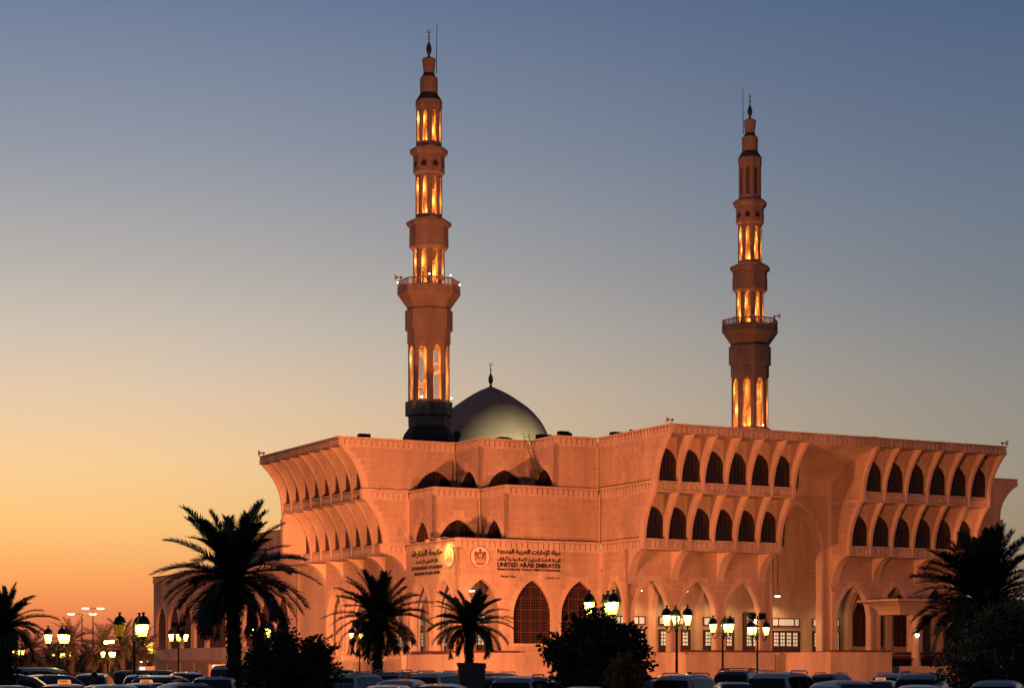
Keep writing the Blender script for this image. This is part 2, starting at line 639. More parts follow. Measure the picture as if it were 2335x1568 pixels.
def ribbed_block(origin, ux, inward, nb, L, near_end_to, name_end):
    """two flared storeys of deep curved ribs with arched windows between, arcade storey below.
    origin: top outer corner (a,b); ux runs along the face, seen from outside left to right must be ux or -ux"""
    ux, inw = Vector((*ux, 0)), Vector((*inward, 0))
    o = Vector((*origin, 0))
    left_to_right = (ux.x * -inw.y - ux.y * -inw.x)  # sign of ux x outward
    pitch = L / nb
    T = 0.25

    def P(u, off, z):
        return o + ux * u + inw * off + Vector((0, 0, z))

    def seg(off, u0=0.0, u1=L):
        a, b = P(u0, off, 0), P(u1, off, 0)
        d, n, _ = frame(a, b)
        if n.dot(inw) > 0:
            a, b = b, a
        return (a.x, a.y), (b.x, b.y)
    NT = 12
    for (H, Hn, ot, ob, back) in ((H2, H1, 0.14, 2.4, 2.78), (H3, H2, 2.52, 4.6, 4.98)):
        zb, zt = H - BAND, Hn - BAND
        # ribs
        rp = [flare(ob, ot, zb, zt, t / NT) for t in range(NT + 1)] + [(back + 0.1, zt), (back + 0.1, zb)]
        mb = MB()
        mb.poly(rp, [], lambda a, z: inw * a + Vector((0, 0, z)), ux * T)
        # raised edge bead along the front of the rib
        bead = []
        for t in range(NT + 1):
            a, z = flare(ob, ot, zb, zt, t / NT)
            bead.append(inw * (a + 0.10) + Vector((0, 0, z)))
        mb.tube([b - ux * 0.01 for b in bead], 0.03, 4)
        mb.tube([b + ux * (T + 0.01) for b in bead], 0.03, 4)
        me = mb.mesh('rib', PLASTER)
        for i in range(nb + 1):
            u = min(max(i * pitch - T / 2, 0), L - T)
            link('rib', me, mosque, Matrix.Translation(P(u, 0, 0)))
        # soffit under the cornice, window wall, sill bands
        mb = MB()
        mb.obox(P(0, ot, zt), ux * L, inw * (back + 0.4 - ot), (0, 0, 0.16))
        mb.build('soffit', PLASTER, mosque)
        p0, p1 = seg(back)
        hs = []
        for i in range(nb):
            u0, u1 = i * pitch + T / 2 + 0.01, (i + 1) * pitch - T / 2 - 0.01
            hs.append((u0, u1, H, H + 1.6, H + 3.0))
        wall('window_wall', p0, p1, zb, zt + 0.02, hs, 0.35, blocks=False, mould=False, k=0.16)
        d, n, _ = frame(p0, p1)
        for h in hs:
            window(p0, p1, h, 0.14, 'dark', k=0.16)
            q = Vector((p0[0], p0[1], 0)) + d * ((h[0] + h[1]) / 2) + n * 0.03
            q.z = H + 3.08
            link('carved_ornament', ornament(), mosque, basis(q, d, n) @ Matrix.Diagonal((1.0, 1, 0.95, 1)))
        for i in range(nb):
            u0, u1 = i * pitch + T / 2, (i + 1) * pitch - T / 2
            if i == 0: u0 = T
            if i == nb - 1: u1 = L - T
            q0, q1 = seg(ob + 0.14, u0, u1)
            parapet(q0, q1, H)
        mb = MB()
        mb.obox(P(T, ob + 0.3, H - 0.2), ux * (L - 2 * T), inw * (back - ob - 0.3), (0, 0, 0.12))
        mb.obox(P(0, ob + 0.02, zb - 0.14), ux * L, inw * (back - ob + 3.0), (0, 0, 0.13))
        mb.build('sill', PLASTER, mosque)
    # arcade storey
    zc = H3 - BAND - 0.15
    bp = [(7.3, 9.6)]
    for i in range(11):
        a = PI / 2 * i / 10
        bp.append((7.3 - 2.6 * (1 - math.cos(a)), 9.8 + (zc - 9.8) * math.sin(a)))
    bp.append((7.5, zc))
    bp.append((7.5, 9.6))
    mb = MB()
    mb.poly(bp, [], lambda a, z: inw * a + Vector((0, 0, z)), ux * 0.8)
    me = mb.mesh('corbel', PLASTER)
    nbr = nb // 2
    for i in range(nbr + 1):
        u = min(max(i * L / nbr - 0.4, 0.0), L - 0.8)
        link('corbel', me, mosque, Matrix.Translation(P(u, 0, 0)))
    return P, seg


# right block A, entrance recess, block B (seen on the right), and the left block
LA, LB, RA = 15.4, 15.85, 8.1
PA, segA = ribbed_block((0, 0), (1, 0), (0, 1), 6, LA, None, '')
PB, segB = ribbed_block((LA + RA, 0), (1, 0), (0, 1), 6, LB, None, '')
PL, segL = ribbed_block((-22.3, 23.0), (0, 1), (1, 0), 8, 20.7, None, '')
TOPR = LA + RA + LB

# top parapet, in order from the far left to the right
TOP = [(-22.3, 43.7), (-22.3, 23.0), (-10.0, 23.0), (-10.0, 17.9), (-4.6, 17.9), (-4.6, 12.8), (0.0, 12.8), (0.0, 0.0), (TOPR, 0.0)]
for i in range(len(TOP) - 1):
    parapet(TOP[i], TOP[i + 1], H1)
parapet((TOPR, 0.0), (TOPR, 30.0), H1)

# end walls of the flared blocks (profile follows the flare)
def end_wall(fix, axis, start, depth_end, zb, zt, o_bot, o_top, sgn, outward):
    """wall whose outer edge follows the flare. axis 'b': plane a=fix, runs in b from start inwards"""
    prof = [flare(o_bot, o_top, zb, zt, t / 14) for t in range(15)]
    pts = prof + [(depth_end, zt), (depth_end, zb)]
    if axis == 'b':
        P = lambda u, v: (fix, start + u, v)
    else:
        P = lambda u, v: (start + u, fix, v)
    mb = MB()
    mb.poly(pts, [], P, Vector((*outward, 0)) * -0.3)
    # plain raised border along the curve
    inner = [(a + 0.42, z) for a, z in prof]
    n = Vector((*outward, 0))
    v = [Vector(P(*q)) + n * 0.05 for q in prof] + [Vector(P(*q)) + n * 0.05 for q in inner] + [Vector(P(*q)) for q in inner] + [Vector(P(*q)) for q in prof]
    N = 15
    f = []
    for i in range(N - 1):
        f += [(i, i + 1, N + i + 1, N + i), (N + i, N + i + 1, 2 * N + i + 1, 2 * N + i), (3 * N + i, 3 * N + i + 1, i + 1, i)]
    mb.add(v, f)
    o = mb.build('end_wall', PLASTER, mosque)

    def lim(flip):
        def f_(z):
            t = min(max((z - zb) / (zt - zb), 0), 1)
            off = flare(o_bot, o_top, zb, zt, t)[0] + 0.6
            return (0.3, depth_end - off) if flip else (off, depth_end - 0.3)
        return f_
    Lw = depth_end
    if axis == 'b':
        blocks_on(o, (fix, start + depth_end), (fix, start), zb + 0.1, zt - 0.1, [], 0.3, limit=lim(True))
    else:
        blocks_on(o, (start, fix), (start + depth_end, fix), zb + 0.1, zt - 0.1, [], 0.3, limit=lim(False))
    return o


e = 0.0
end_wall(-0.02, 'b', 0.0, 12.8, H2 - 0.05, H1 - BAND, 2.4, 0.14, 1, (-1, 0))
end_wall(-0.02, 'b', 0.0, 12.8, H3 - 0.05, H2 - BAND, 4.6, 2.52, 1, (-1, 0))
end_wall(22.98, 'a', -22.3, 12.3, H2 - 0.05, H1 - BAND, 2.4, 0.14, 1, (0, -1))
end_wall(22.98, 'a', -22.3, 7.3, H3 - 0.05, H2 - BAND, 4.6, 2.52, 1, (0, -1))
end_wall(LA + RA - 0.02, 'b', 0.0, 7.6, H2 - BAND, H1 - BAND, 2.4, 0.14, 1, (-1, 0))
end_wall(LA + RA - 0.02, 'b', 0.0, 7.6, H3 - BAND, H2 - BAND, 4.6, 2.52, 1, (-1, 0))
end_wall(LA + 0.02, 'b', 0.0, 7.6, H2 - BAND, H1 - BAND, 2.4, 0.14, 1, (1, 0))
end_wall(LA + 0.02, 'b', 0.0, 7.6, H3 - BAND, H2 - BAND, 4.6, 2.52, 1, (1, 0))

# third storey in the stepped notch
zb3, zt3 = H2 - 0.7, H1 - BAND
hz = lambda u0, u1: (u0, u1, zb3, H2 - 0.35, H2 + 1.95)
for p0, p1, h in (((-10.0, 23.0), (-10.0, 17.9), (0.55, 4.55)), ((-10.0, 17.9), (-4.6, 17.9), (0.85, 4.75)), ((-4.6, 17.9), (-4.6, 12.8), (0.6, 4.5)),
                  ((-4.6, 12.8), (0.0, 12.8), None), ((-14.7, 23.0), (-10.0, 23.0), (0.5, 4.4))):
    if p0[0] == -14.7:
        # opening cut into the near wall of the left block: a dark lunette in front of it
        w = window((-14.7, 22.93), (-10.0, 22.93), hz(0.5, 4.4), 0.0, 'dark', k=0.15)
        continue
    hs = [hz(*h)] if h else []
    wall('storey_wall', p0, p1, zb3, zt3, hs, 0.4, mould=False, k=0.15)
    for q in hs:
        window(p0, p1, q, 0.3, 'dark', k=0.15)
# second storey in the notch
MID = [(-20.0, 23.0), (-15.0, 23.0), (-15.0, 17.6), (-10.0, 17.6), (-10.0, 12.6), (0.0, 12.6), (0.0, 2.6)]
zb2, zt2 = H3 - 0.7, H2 - BAND
hy = lambda u0, u1, d=0: (u0, u1, zb2, H3 - 0.3 + d, H3 + 2.1 + d)
for p0, p1, h in (((-15.0, 23.0), (-15.0, 17.6), (0.9, 4.5)), ((-15.0, 17.6), (-10.0, 17.6), (0.55, 4.65)), ((-10.0, 17.6), (-10.0, 12.6), (0.5, 4.3)), ((-10.0, 12.6), (0.0, 12.6), None)):
    hs = [hy(*h)] if h else []
    wall('storey_wall', p0, p1, zb2, zt2, hs, 0.4, k=0.2)
    for q in hs:
        window(p0, p1, q, 0.3, 'dark', k=0.2)
for i in range(len(MID) - 1):
    parapet(MID[i], MID[i + 1], H2)
# ground storey with offices in the notch
LOW = [(-18.0, 23.0), (-15.3, 23.0), (-15.3, 12.2), (0.0, 12.2), (0.0, 4.75)]
for i in range(len(LOW) - 1):
    parapet(LOW[i], LOW[i + 1], H3)
zt1 = H3 - BAND
AP, SPR = 10.2, 6.9
front_h = [(0.55, 4.7, TER, SPR, AP), (5.85, 10.0, 4.3, SPR, AP), (10.95, 15.05, 4.3, SPR, AP)]
wall('office_wall', (-15.3, 12.2), (0.0, 12.2), TER, zt1, front_h, 0.7)
for h in front_h[1:]:
    window((-15.3, 12.2), (0.0, 12.2), h, 0.45, 'glass')
side_h = []
for kx in range(6):
    side_h.append((42.8 - (12.2 + 5.1 * (kx + 1)) + 0.45, 42.8 - (12.2 + 5.1 * kx) - 0.5, TER, SPR, AP))
wall('arcade_wall', (-15.3, 42.8), (-15.3, 12.2), TER, zt1, side_h, 0.7)
wall('arcade_wall', (0.0, 12.2), (0.0, 7.3), TER, zt1, [(0.9, 4.1, TER, SPR, AP)], 0.7)
ar_h = [(LA / 3 * i + 0.6, LA / 3 * (i + 1) - 0.55, TER, SPR, AP) for i in range(3)]
wall('arcade_wall', (0.0, 7.3), (LA, 7.3), TER, zt1, ar_h, 0.7)
arb_h = [(LB / 3 * i + 0.65, LB / 3 * (i + 1) - 0.6, TER, SPR, AP) for i in range(3)]
wall('arcade_wall', (LA + RA, 7.3), (TOPR, 7.3), TER, zt1, arb_h, 0.7)

# entrance recess: tall pointed arch, cove sweeping out to the cornice
wall('entrance_wall', (LA, 7.6), (LA + RA, 7.6), TER, 19.0, [(1.1, 7.0, TER, 12.9, 17.9)], 0.9)
mb = MB()
NC = 16
for i in range(NC):
    t0, t1 = i / NC, (i + 1) / NC
    f0 = lambda t: (7.6 - 7.3 * t ** 2.3, 18.9 + (H1 - BAND - 18.9) * t)
    (b0, z0), (b1, z1) = f0(t0), f0(t1)
    mb.add([(LA, b0, z0), (LA + RA, b0, z0), (LA + RA, b1, z1), (LA, b1, z1)], [(0, 1, 2, 3)])
mb.build('cove', PLASTER, mosque, smooth='all')

# arcade interiors: back walls, gallery ceilings, doors, pendant lamps
mb = MB()
mb.box((-10.6, 16.8, TER), (-10.2, 43, 11.2))            # left gallery back wall
mb.box((-10.2, 16.4, TER), (-0.2, 16.8, 11.2))
mb.box((-0.2, 11.9, TER), (LA, 12.3, 11.2))
mb.box((LA + RA, 11.9, TER), (TOPR, 12.3, 11.2))
mb.box((LA, 11.91, TER), (LA + RA, 12.3, 18.2))
mb.box((LA - 0.3, 8.55, 11.45), (LA, 12.3, 18.2))
mb.box((LA + RA, 8.55, 11.45), (LA + RA + 0.3, 12.3, 18.2))
mb.build('gallery_wall', PODIUM, mosque)
mb = MB()
mb.box((-14.6, 12.9, 11.2), (-10.2, 43, 11.4))
mb.box((0.0, 8.0, 11.2), (LA, 12.3, 11.4))
mb.box((LA + RA, 8.0, 11.2), (TOPR, 12.3, 11.4))
mb.box((LA, 8.5, 18.2), (LA + RA, 12.3, 18.4))
mb.build('gallery_ceiling', PLASTER, mosque)
for i in range(1, 3):                                  # transverse arches inside the gallery
    for base in (0.0, LA + RA):
        a = base + LA / 3 * i
        wall('transverse_arch', (a, 11.9), (a, 8.0), TER, 11.2, [(0.5, 3.4, TER, 7.0, 9.8)], 0.5, blocks=False)
for kx in range(1, 6):
    b = 12.2 + 5.1 * kx
    wall('transverse_arch', (-14.6, b), (-10.6, b), TER, 11.2, [(0.5, 3.5, TER, 7.0, 9.8)], 0.5, blocks=False)


def door(c, ux, n, width=3.6, h=2.35, leaves=4, open_leaf=None, parent=mosque, split=True):
    """panelled double doors with small panes, and a transom light above"""
    c, ux, n = Vector(c), Vector((*ux, 0)), Vector((*n, 0))
    o = c - ux * width / 2
    mb = MB()
    t = 0.12
    mb.obox(o, ux * width, n * t, (0, 0, 0.08))
    mb.obox(o + Vector((0, 0, h - 0.14)), ux * width, n * t, (0, 0, 0.14))
    mb.obox(o, ux * 0.14, n * t, (0, 0, h)); mb.obox(o + ux * (width - 0.14), ux * 0.14, n * t, (0, 0, h))
    z = h + 0.42
    mb.obox(o + Vector((0, 0, z)), ux * width, n * t, (0, 0, 0.1))
    mb.obox(o + Vector((0, 0, z + 0.72)), ux * width, n * t, (0, 0, 0.1))
    for u in (0, width * 0.22, width * 0.78, width - 0.1):
        mb.obox(o + ux * u + Vector((0, 0, z)), ux * 0.1, n * t, (0, 0, 0.82))
    d = mb.build('door', WOOD, parent)
    lw = (width - 0.28) / leaves
    for i in range(leaves):
        lo = o + ux * (0.14 + i * lw)
        if open_leaf == i:
            mb = MB(); mb.obox(lo + n * 0.01, ux * lw, n * 0.02, (0, 0, h - 0.14)); mb.build('lit_opening', LITGLASS, d)
            continue
        mb = MB()
        mb.obox(lo + n * 0.02, ux * (lw - 0.02), n * 0.05, (0, 0, h - 0.14))
        mb.build('leaf', WOOD, d)
        mb = MB()
        for cx in range(2):
            for rz_ in range(4):
                if split:
                    mb = MB()
                mb.obox(lo + ux * (0.12 + cx * (lw - 0.2) / 2) + n * 0.07 + Vector((0, 0, 0.82 + rz_ * 0.35)), ux * ((lw - 0.2) / 2 - 0.07), n * 0.012, (0, 0, 0.27))
                if split:
                    mb.build('pane', DIMGLASS, d)
        if not split:
            tag(mb.build('panes', DIMGLASS, d), kind='stuff')
    mb = MB()
    for (a, b) in ((0.1, width * 0.22), (width * 0.22 + 0.1, width * 0.78), (width * 0.78 + 0.1, width - 0.1)):
        mb.obox(o + ux * a + n * 0.02 + Vector((0, 0, z + 0.1)), ux * (b - a), n * 0.03, (0, 0, 0.62))
    mb.build('transom_light', DIMGLASS, d)
    mb = MB()                                   # frosted pattern on the transom
    for q in (0.12, 0.36, 0.5, 0.64, 0.88):
        pts = [c - ux * width / 2 + ux * (width * q + 0.17 * math.cos(a)) + n * 0.06 + Vector((0, 0, z + 0.41 + 0.17 * math.sin(a))) for a in [2 * PI * i / 10 for i in range(11)]]
        mb.tube(pts, 0.022, 4, cap=False)
    mb.build('transom_tracery', PODIUM, d)
    return d


for i in range(3):
    door((LA / 3 * (i + 0.5) + 0.35, 11.9, TER), (1, 0), (0, -1))
door((LA + 2.2, 11.88, TER), (1, 0), (0, -1), 2.9, 2.9, 3)
door((LA + 5.8, 11.88, TER), (1, 0), (0, -1), 3.4)
door((LA + RA + 2.7, 11.9, TER), (1, 0), (0, -1), 3.4, open_leaf=3)
for q in (8.0, 13.2):
    window((LA + RA + q - 2, 11.88), (LA + RA + q + 2, 11.88), (0.2, 3.8, TER + 0.9, 7.0, 9.6), -0.02, 'glass')
mb = MB()
mb.box((LA + 0.6, 11.6, TER), (LA + 0.95, 11.87, TER + 4.0)); mb.box((LA + 3.5, 11.6, TER), (LA + 3.85, 11.87, TER + 4.0)); mb.box((LA + 0.6, 11.58, TER + 3.7), (LA + 3.85, 11.87, TER + 4.05))
mb.build('portal_frame', WOOD, mosque)
for kx in range(6):
    door((-10.62, 12.2 + 5.1 * (kx + 0.5) + (2.2 if kx == 0 else 0), TER), (0, -1), (-1, 0), 3.2, split=False)

# roofs
mb = MB()
pts = [(-21.8, 43.5), (-21.8, 23.5), (-9.8, 23.4), (-9.8, 18.2), (-4.4, 18.2), (-4.4, 13.1), (0.3, 13.1), (0.3, 0.4), (TOPR - 0.4, 0.4), (TOPR - 0.4, 60), (-6.0, 60), (-6.0, 43.5)]
mb.poly(pts, [], lambda u, v: (u, v, H1 - 0.45), (0, 0, -0.3))
pts = [(-20, 23.4), (-14.8, 23.3), (-14.8, 17.9), (-9.8, 17.9), (-9.8, 12.9), (0.2, 12.9), (0.2, 24), (-20, 24)]
mb.poly(pts, [], lambda u, v: (u, v, H2 - 0.68), (0, 0, -0.25))
pts = [(-17, 23.4), (-15.1, 23.3), (-15.1, 12.5), (0.2, 12.5), (0.2, 24), (-17, 24)]
mb.poly(pts, [], lambda u, v: (u, v, H3 - 0.68), (0, 0, -0.25))
mb.poly([(-13, 32), (6, 32), (6, 62), (-13, 62)], [], lambda u, v: (u, v, H1 + 1.1), (0, 0, -1.7))
mb.poly([(6.1, 30), (36, 30), (36, 80), (6.1, 80)], [], lambda u, v: (u, v, H1 + 0.9), (0, 0, -1.6))
mb.build('roof', ROOF, mosque)
for _bx in (((-19.7, 43.75, H3), (-6.4, 44.1, H1 - 0.8)), ((TOPR - 0.4, 12.6, 0), (TOPR, 60, H1 - BAND)), ((-15.0, 43.4, 0), (-6.3, 51, H2 - 0.1)), ((TOPR - 0.3, 7.35, 0), (TOPR - 0.02, 12.5, H3 - 0.9)), ((-17.3, 43.78, H3 - 0.9), (-15.05, 50.5, H2 - 1.0))):
    mb = MB(); mb.box(*_bx); mb.build('rear_wall', PODIUM, mosque)
# rear right wing with a flared end
pr = [(64.0, H1 - BAND), (64.0, H1), (39.5, H1), (39.5, 0), (56.5, 0), (56.5, H3 - BAND - 2)]
for t in range(9):
    a, z = flare(4.6, 2.5, H3, H2 - BAND - 0.6, t / 8); pr.append((64.0 - a, z))
pr += [(64.0 - 2.0, H2 - BAND - 0.6), (64.0 - 2.0, H2 + 0.15), (64.0 - 2.45, H2 + 0.15)]
for t in range(1, 11):
    a, z = flare(2.45, 0.1, H2 + 0.15, H1 - BAND, t / 10); pr.append((64.0 - a, z))
mb = MB()
mb.poly(pr[:-1], [], lambda u, v: (u, 25.6, v), (0, 34, 0))
rw = mb.build('rear_wing', PODIUM, mosque)
blocks_on(rw, (50.0, 25.6), (60.8, 25.6), H3 + 0.2, H1 - BAND - 0.2, [], 0.3)
parapet((50.0, 25.45), (64.1, 25.45), H1)

# ------------------------------------------------------------------ annex wing (left, lower)
wing_h = []
for (b0, b1, big) in ((94.9, 98.8, 0), (89.9, 93.9, 0), (85.2, 88.9, 0), (80.3, 84.1, 0), (72.9, 79.4, 1), (68.1, 72.0, 0), (63.2, 67.0, 0), (58.2, 62.0, 0), (53.2, 57.0, 0)):
    wing_h.append((100 - b1, 100 - b0, 4.5, 7.6 if not big else 8.4, 10.1 if not big else 12.1))
wall('annex_wall', (-15.3, 100.0), (-15.3, 50.6), 3.2, zt1, wing_h, 0.6, ends=0.3, bz0=10.4)
for h in wing_h:
    window((-15.3, 100.0), (-15.3, 50.6), h, 0.35, 'slat')
parapet((-15.4, 100.1), (-15.4, 50.6), H3)
wall('annex_wall', (-15.3, 50.6), (-10, 50.6), 0, zt1, [], 0.4)
parapet((-15.3, 50.6), (-10, 50.6), H3)
up_h = [(4 + 6.2 * i, 8 + 6.2 * i, H3 + 0.4, H3 + 1.3, H3 + 2.9) for i in range(7)]
wall('annex_wall', (-6.3, 102.0), (-6.3, 50.0), H3 - 0.7, H2 - BAND, up_h, 0.4, blocks=False)
for h in up_h:
    window((-6.3, 102.0), (-6.3, 50.0), h, 0.3, 'slat')
parapet((-6.4, 102.0), (-6.4, 50.0), H2)
mb = MB()
mb.box((-15.0, 50.8, H3 - 0.9), (-6.0, 100, H3 - 0.7)); mb.box((-6.2, 50.0, H2 - 0.9), (20, 102, H2 - 0.7)); mb.box((-15.2, 99.6, 0), (20, 100, H3 - 0.9))
mb.build('annex_roof', ROOF, mosque)
mb = MB()
mb.box((-16.0, 50.6, 2.95), (-15.2, 104.0, 3.18)); mb.box((-16.1, 103.4, 0), (-15.6, 104.0, 2.95))
mb.build('ledge', PLASTER, mosque)
wall('annex_base', (-15.45, 100.0), (-15.45, 50.6), 0, 2.95, [], 0.4, blocks=False)
for i in range(9):
    b = 52.4 + i * 5.2
    mb = MB(); mb.box((-15.56, b, 0.05), (-15.46, b + 4.4, 2.75))
    for z in range(12):
        mb.box((-15.6, b, 0.1 + z * 0.22), (-15.55, b + 4.4, 0.1 + z * 0.22 + 0.12))
    mb.build('roller_shutter', ROLLER, mosque)

# ------------------------------------------------------------------ podium, stairs, balustrade
mb = MB()
mb.poly([(-16.6, 50.6), (-16.6, 36.2), (-13.0, 36.2), (-13.0, 21.3), (-16.0, 21.3), (-16.0, 11.6), (-0.4, 11.6), (-0.4, -3.0), (9.2, -3.0), (9.2, 3.0), (10.5, 3.0), (10.5, -9.5), (17.3, -9.5), (17.3, 2.0), (45, 2.0), (45, 45), (-10, 50.6)],
        [], lambda u, v: (u, v, TER - 0.12), (0, 0, -(TER - 0.12)))
pod = mb.build('podium', PODIUM, mosque)
mb = MB()
for (x0, y0, x1, y1) in ((-16.08, 11.5, -0.32, 11.9), (-0.5, -3.1, 9.2, -2.7), (10.42, -9.6, 17.4, -9.2), (-0.5, -3.1, -0.1, 11.6), (10.42, -9.2, 10.8, 3.0)):
    mb.box((x0, y0, TER - 0.13), (x1, y1, TER + 0.02))
mb.build('coping', PODIUM, mosque)
mb = MB()
mb.box((0.0, 6.4, TER - 0.02), (TOPR, 6.75, TER + 0.14)); mb.box((0.0, 6.75, TER - 0.02), (TOPR, 7.25, TER + 0.02))
mb.box((-15.9, 12.3, TER - 0.02), (-15.36, 20.6, TER + 0.20)); mb.box((-14.0, 11.64, TER - 0.02), (-9.0, 12.1, TER + 0.22))
mb.build('arcade_step', MAROON, mosque)
for (x0, y0, x1, y1) in ((-0.3, -2.95, 9.2, -2.5), (10.6, -9.45, 17.25, -9.0), (17.4, 2.05, 45, 2.5)):
    mb = MB(); mb.box((x0, y0, TER + 0.025), (x1, y1, TER + 0.2)); mb.build('terrace_step', MAROON, mosque)


def stairs(name, a0, a1, b_top, n, z_top, run=0.34, parent=mosque):
    for i in range(n):
        z = z_top - (i + 1) * z_top / n
        zt = z_top - i * z_top / n
        mb = MB()
        mb.box((a0, b_top - (i + 1) * run, 0), (a1, b_top - i * run, zt - z_top / n * 0.0 - 0.02))
        mb.box((a0 - 0.01, b_top - (i + 1) * run - 0.04, zt - 0.05), (a1 + 0.01, b_top - i * run - 0.005, zt))
        mb.build('stair_step', MAROON, parent)


stairs('s', 9.24, 10.46, 3.0, 18, TER - 0.2)
stairs('s', 17.4, 34.0, 2.0, 16, TER - 0.15)
mb = MB(); mb.box((17.5, -7.2, 0), (40, -6.8, 2.2)); mb.build('stair_wall', PODIUM, mosque)
# balustrade on the left terrace
bal = empty('balustrade', M0 @ Vector((-16.35, 21.4, 2.6)), PHI, 'pale stone balustrade with turned balusters along the left terrace', 'balustrade')
mb = MB(); mb.box((-0.22, 0, 0), (0.22, 14.4, 0.12)); mb.box((-0.2, 0, 0.72), (0.2, 14.4, 0.9)); mb.build('rail', PLASTER, bal)
mb = MB(); mb.lathe([(0.07, 0), (0.07, 0.06), (0.05, 0.1), (0.11, 0.28), (0.06, 0.45), (0.075, 0.55), (0.07, 0.6)], 8)
bme = mb.mesh('baluster', PLASTER, True)
for i in range(40):
    link('baluster', bme, bal, Matrix.Translation((0, 0.25 + i * 0.355, 0.12)))
for yy in (0, 4.8, 9.6, 14.4):
    mb = MB(); mb.box((-0.26, yy - 0.2, 0), (0.26, yy + 0.2, 1.0)); mb.box((-0.3, yy - 0.24, 1.0), (0.3, yy + 0.24, 1.08)); mb.build('pier', PLASTER, bal)
# sunken forecourt below the balustrade is the podium face; a small guard wall carries it
mb = MB(); mb.box((-16.6, 21.2, 0), (-16.1, 36.1, 2.6)); mb.build('guard_wall', PODIUM, mosque)

# ------------------------------------------------------------------ portico on the right
por = empty('portico', M0 @ Vector((21.2, -5.5, 0)), PHI, 'concrete portico with flared canopy slab on round columns at right stairs', 'portico')
mb = MB()
cp = [(-0.2, 6.95), (0.35, 7.0), (0.8, 7.2), (1.05, 7.55), (1.15, 8.0)]
n0 = 0
pro = [(-0.0, 8.42), (-0.0, 8.22), (0.5, 8.1), (1.0, 7.8), (1.4, 7.35), (1.5, 7.0)]
W, Dp = 17.0, 6.0
v, f = [], []
for (i, z) in pro:
    v += [(i, i, z), (W - i, i, z), (W - i, Dp - i, z), (i, Dp - i, z)]
for k in range(len(pro) - 1):
    for j in range(4):
        f.append((k * 4 + j, k * 4 + (j + 1) % 4, (k + 1) * 4 + (j + 1) % 4, (k + 1) * 4 + j))
f += [(0, 1, 2, 3), tuple(len(v) - 4 + i for i in (3, 2, 1, 0))]
mb.add(v, f)
mb.build('canopy', PODIUM, por)
for x in (4.3, 12.7):
    mb = MB()
    mb.lathe([(0.62, 1.6), (0.55, 2.0), (0.42, 2.8), (0.40, 5.6), (0.44, 5.65), (0.40, 5.7), (0.44, 6.3), (0.6, 6.85), (0.72, 7.02)], 20, (x, 2.6, 0))
    mb.box((x - 0.7, 1.9, 0), (x + 0.7, 3.3, 1.6))
    mb.build('column', PODIUM, por, smooth=40)
gl = MB(); gl.lathe([(0.02, -0.2), (0.14, -0.15), (0.2, 0), (0.14, 0.15), (0.02, 0.2)], 12)
gl.build('globe_lamp', BALL, por, True, Matrix.Translation((3.95, 2.0, 5.1)))
mb = MB(); mb.box((6.2, 0.55, 7.35), (6.55, 0.95, 7.55)); mb.build('camera_housing', BLACK, por)

# ------------------------------------------------------------------ parapet niches and stone blocks
def niche_mesh():
    """raised round-topped panel of the parapet frieze"""
    mb = MB()
    mb.poly(arch(-0.215, 0.215, 0.0, 0.34, 0.60, 5), [], lambda u, v: (u, 0.02, v), (0, -0.18, 0))
    return mb


def scatter(items, limit, mb, name, stuff, material):
    items.sort(key=lambda t: t[0])
    me = mb.mesh(name, material)
    for (_, par, mt) in items[:limit]:
        link(name, me, par, mt)
    rest = {}
    for (_, par, mt) in items[limit:]:
        rest.setdefault(par.name, (par, []))[1].append(mt)
    if rest:
        # one joined part
        out = MB()
        for (par, ms) in rest.values():
            for mt in ms:
                out.add([mt @ Vector(v) for v in mb.v], mb.f)
        tag(out.build(stuff, material, mosque), kind='stuff')


ub = MB(); ub.box((-0.5, -0.02, -0.5), (0.5, 0.032, 0.5))
NB_, NN_ = len(BLOCKS), len(NICHES)
scatter(BLOCKS, 300, ub, 'stone_block', 'stone_blocks', STONE)
scatter(NICHES, 300, niche_mesh(), 'arched_panel', 'arched_panels', PLASTER)
print('blocks', NB_, 'niches', NN_)

# ------------------------------------------------------------------ dome
dc = at(1119, 0, 244.0); dc.z = 0
dome = empty('dome', (dc.x, dc.y, 0), 0, 'pale grey metallic dome with crescent finial rising behind the roofline', 'dome')
prof = [(0.02, 36.5), (0.35, 36.38), (1.34, 35.95), (2.1, 35.55), (2.9, 35.05), (3.7, 34.5), (4.48, 33.95), (5.1, 33.4), (5.65, 32.8), (6.1, 32.25), (6.5, 31.6), (6.85, 30.9), (7.12, 30.2), (7.4, 29.2), (7.6, 27.8), (7.7, 26.0), (7.7, 24.3)]
mb = MB(); mb.lathe(prof[::-1], 64); mb.build('shell', DOME, dome, smooth='all')
mb = MB(); mb.lathe([(8.3, 22.5), (8.3, 24.6), (7.9, 24.7), (7.7, 24.9)], 48); mb.build('drum', PODIUM, dome, smooth=30)


def crescent(mb, c, R, m=0):
    """crescent open at the top, facing the camera"""
    pts, rs = [], []
    n = 22
    for i in range(n + 1):
        a = math.radians(118 + 304 * i / n)
        pts.append((c[0] + R * math.cos(a), c[1], c[2] + R * math.sin(a)))
        rs.append(0.02 + 0.2 * R * math.sin(PI * i / n))
    mb.tube(pts, rs, 6)


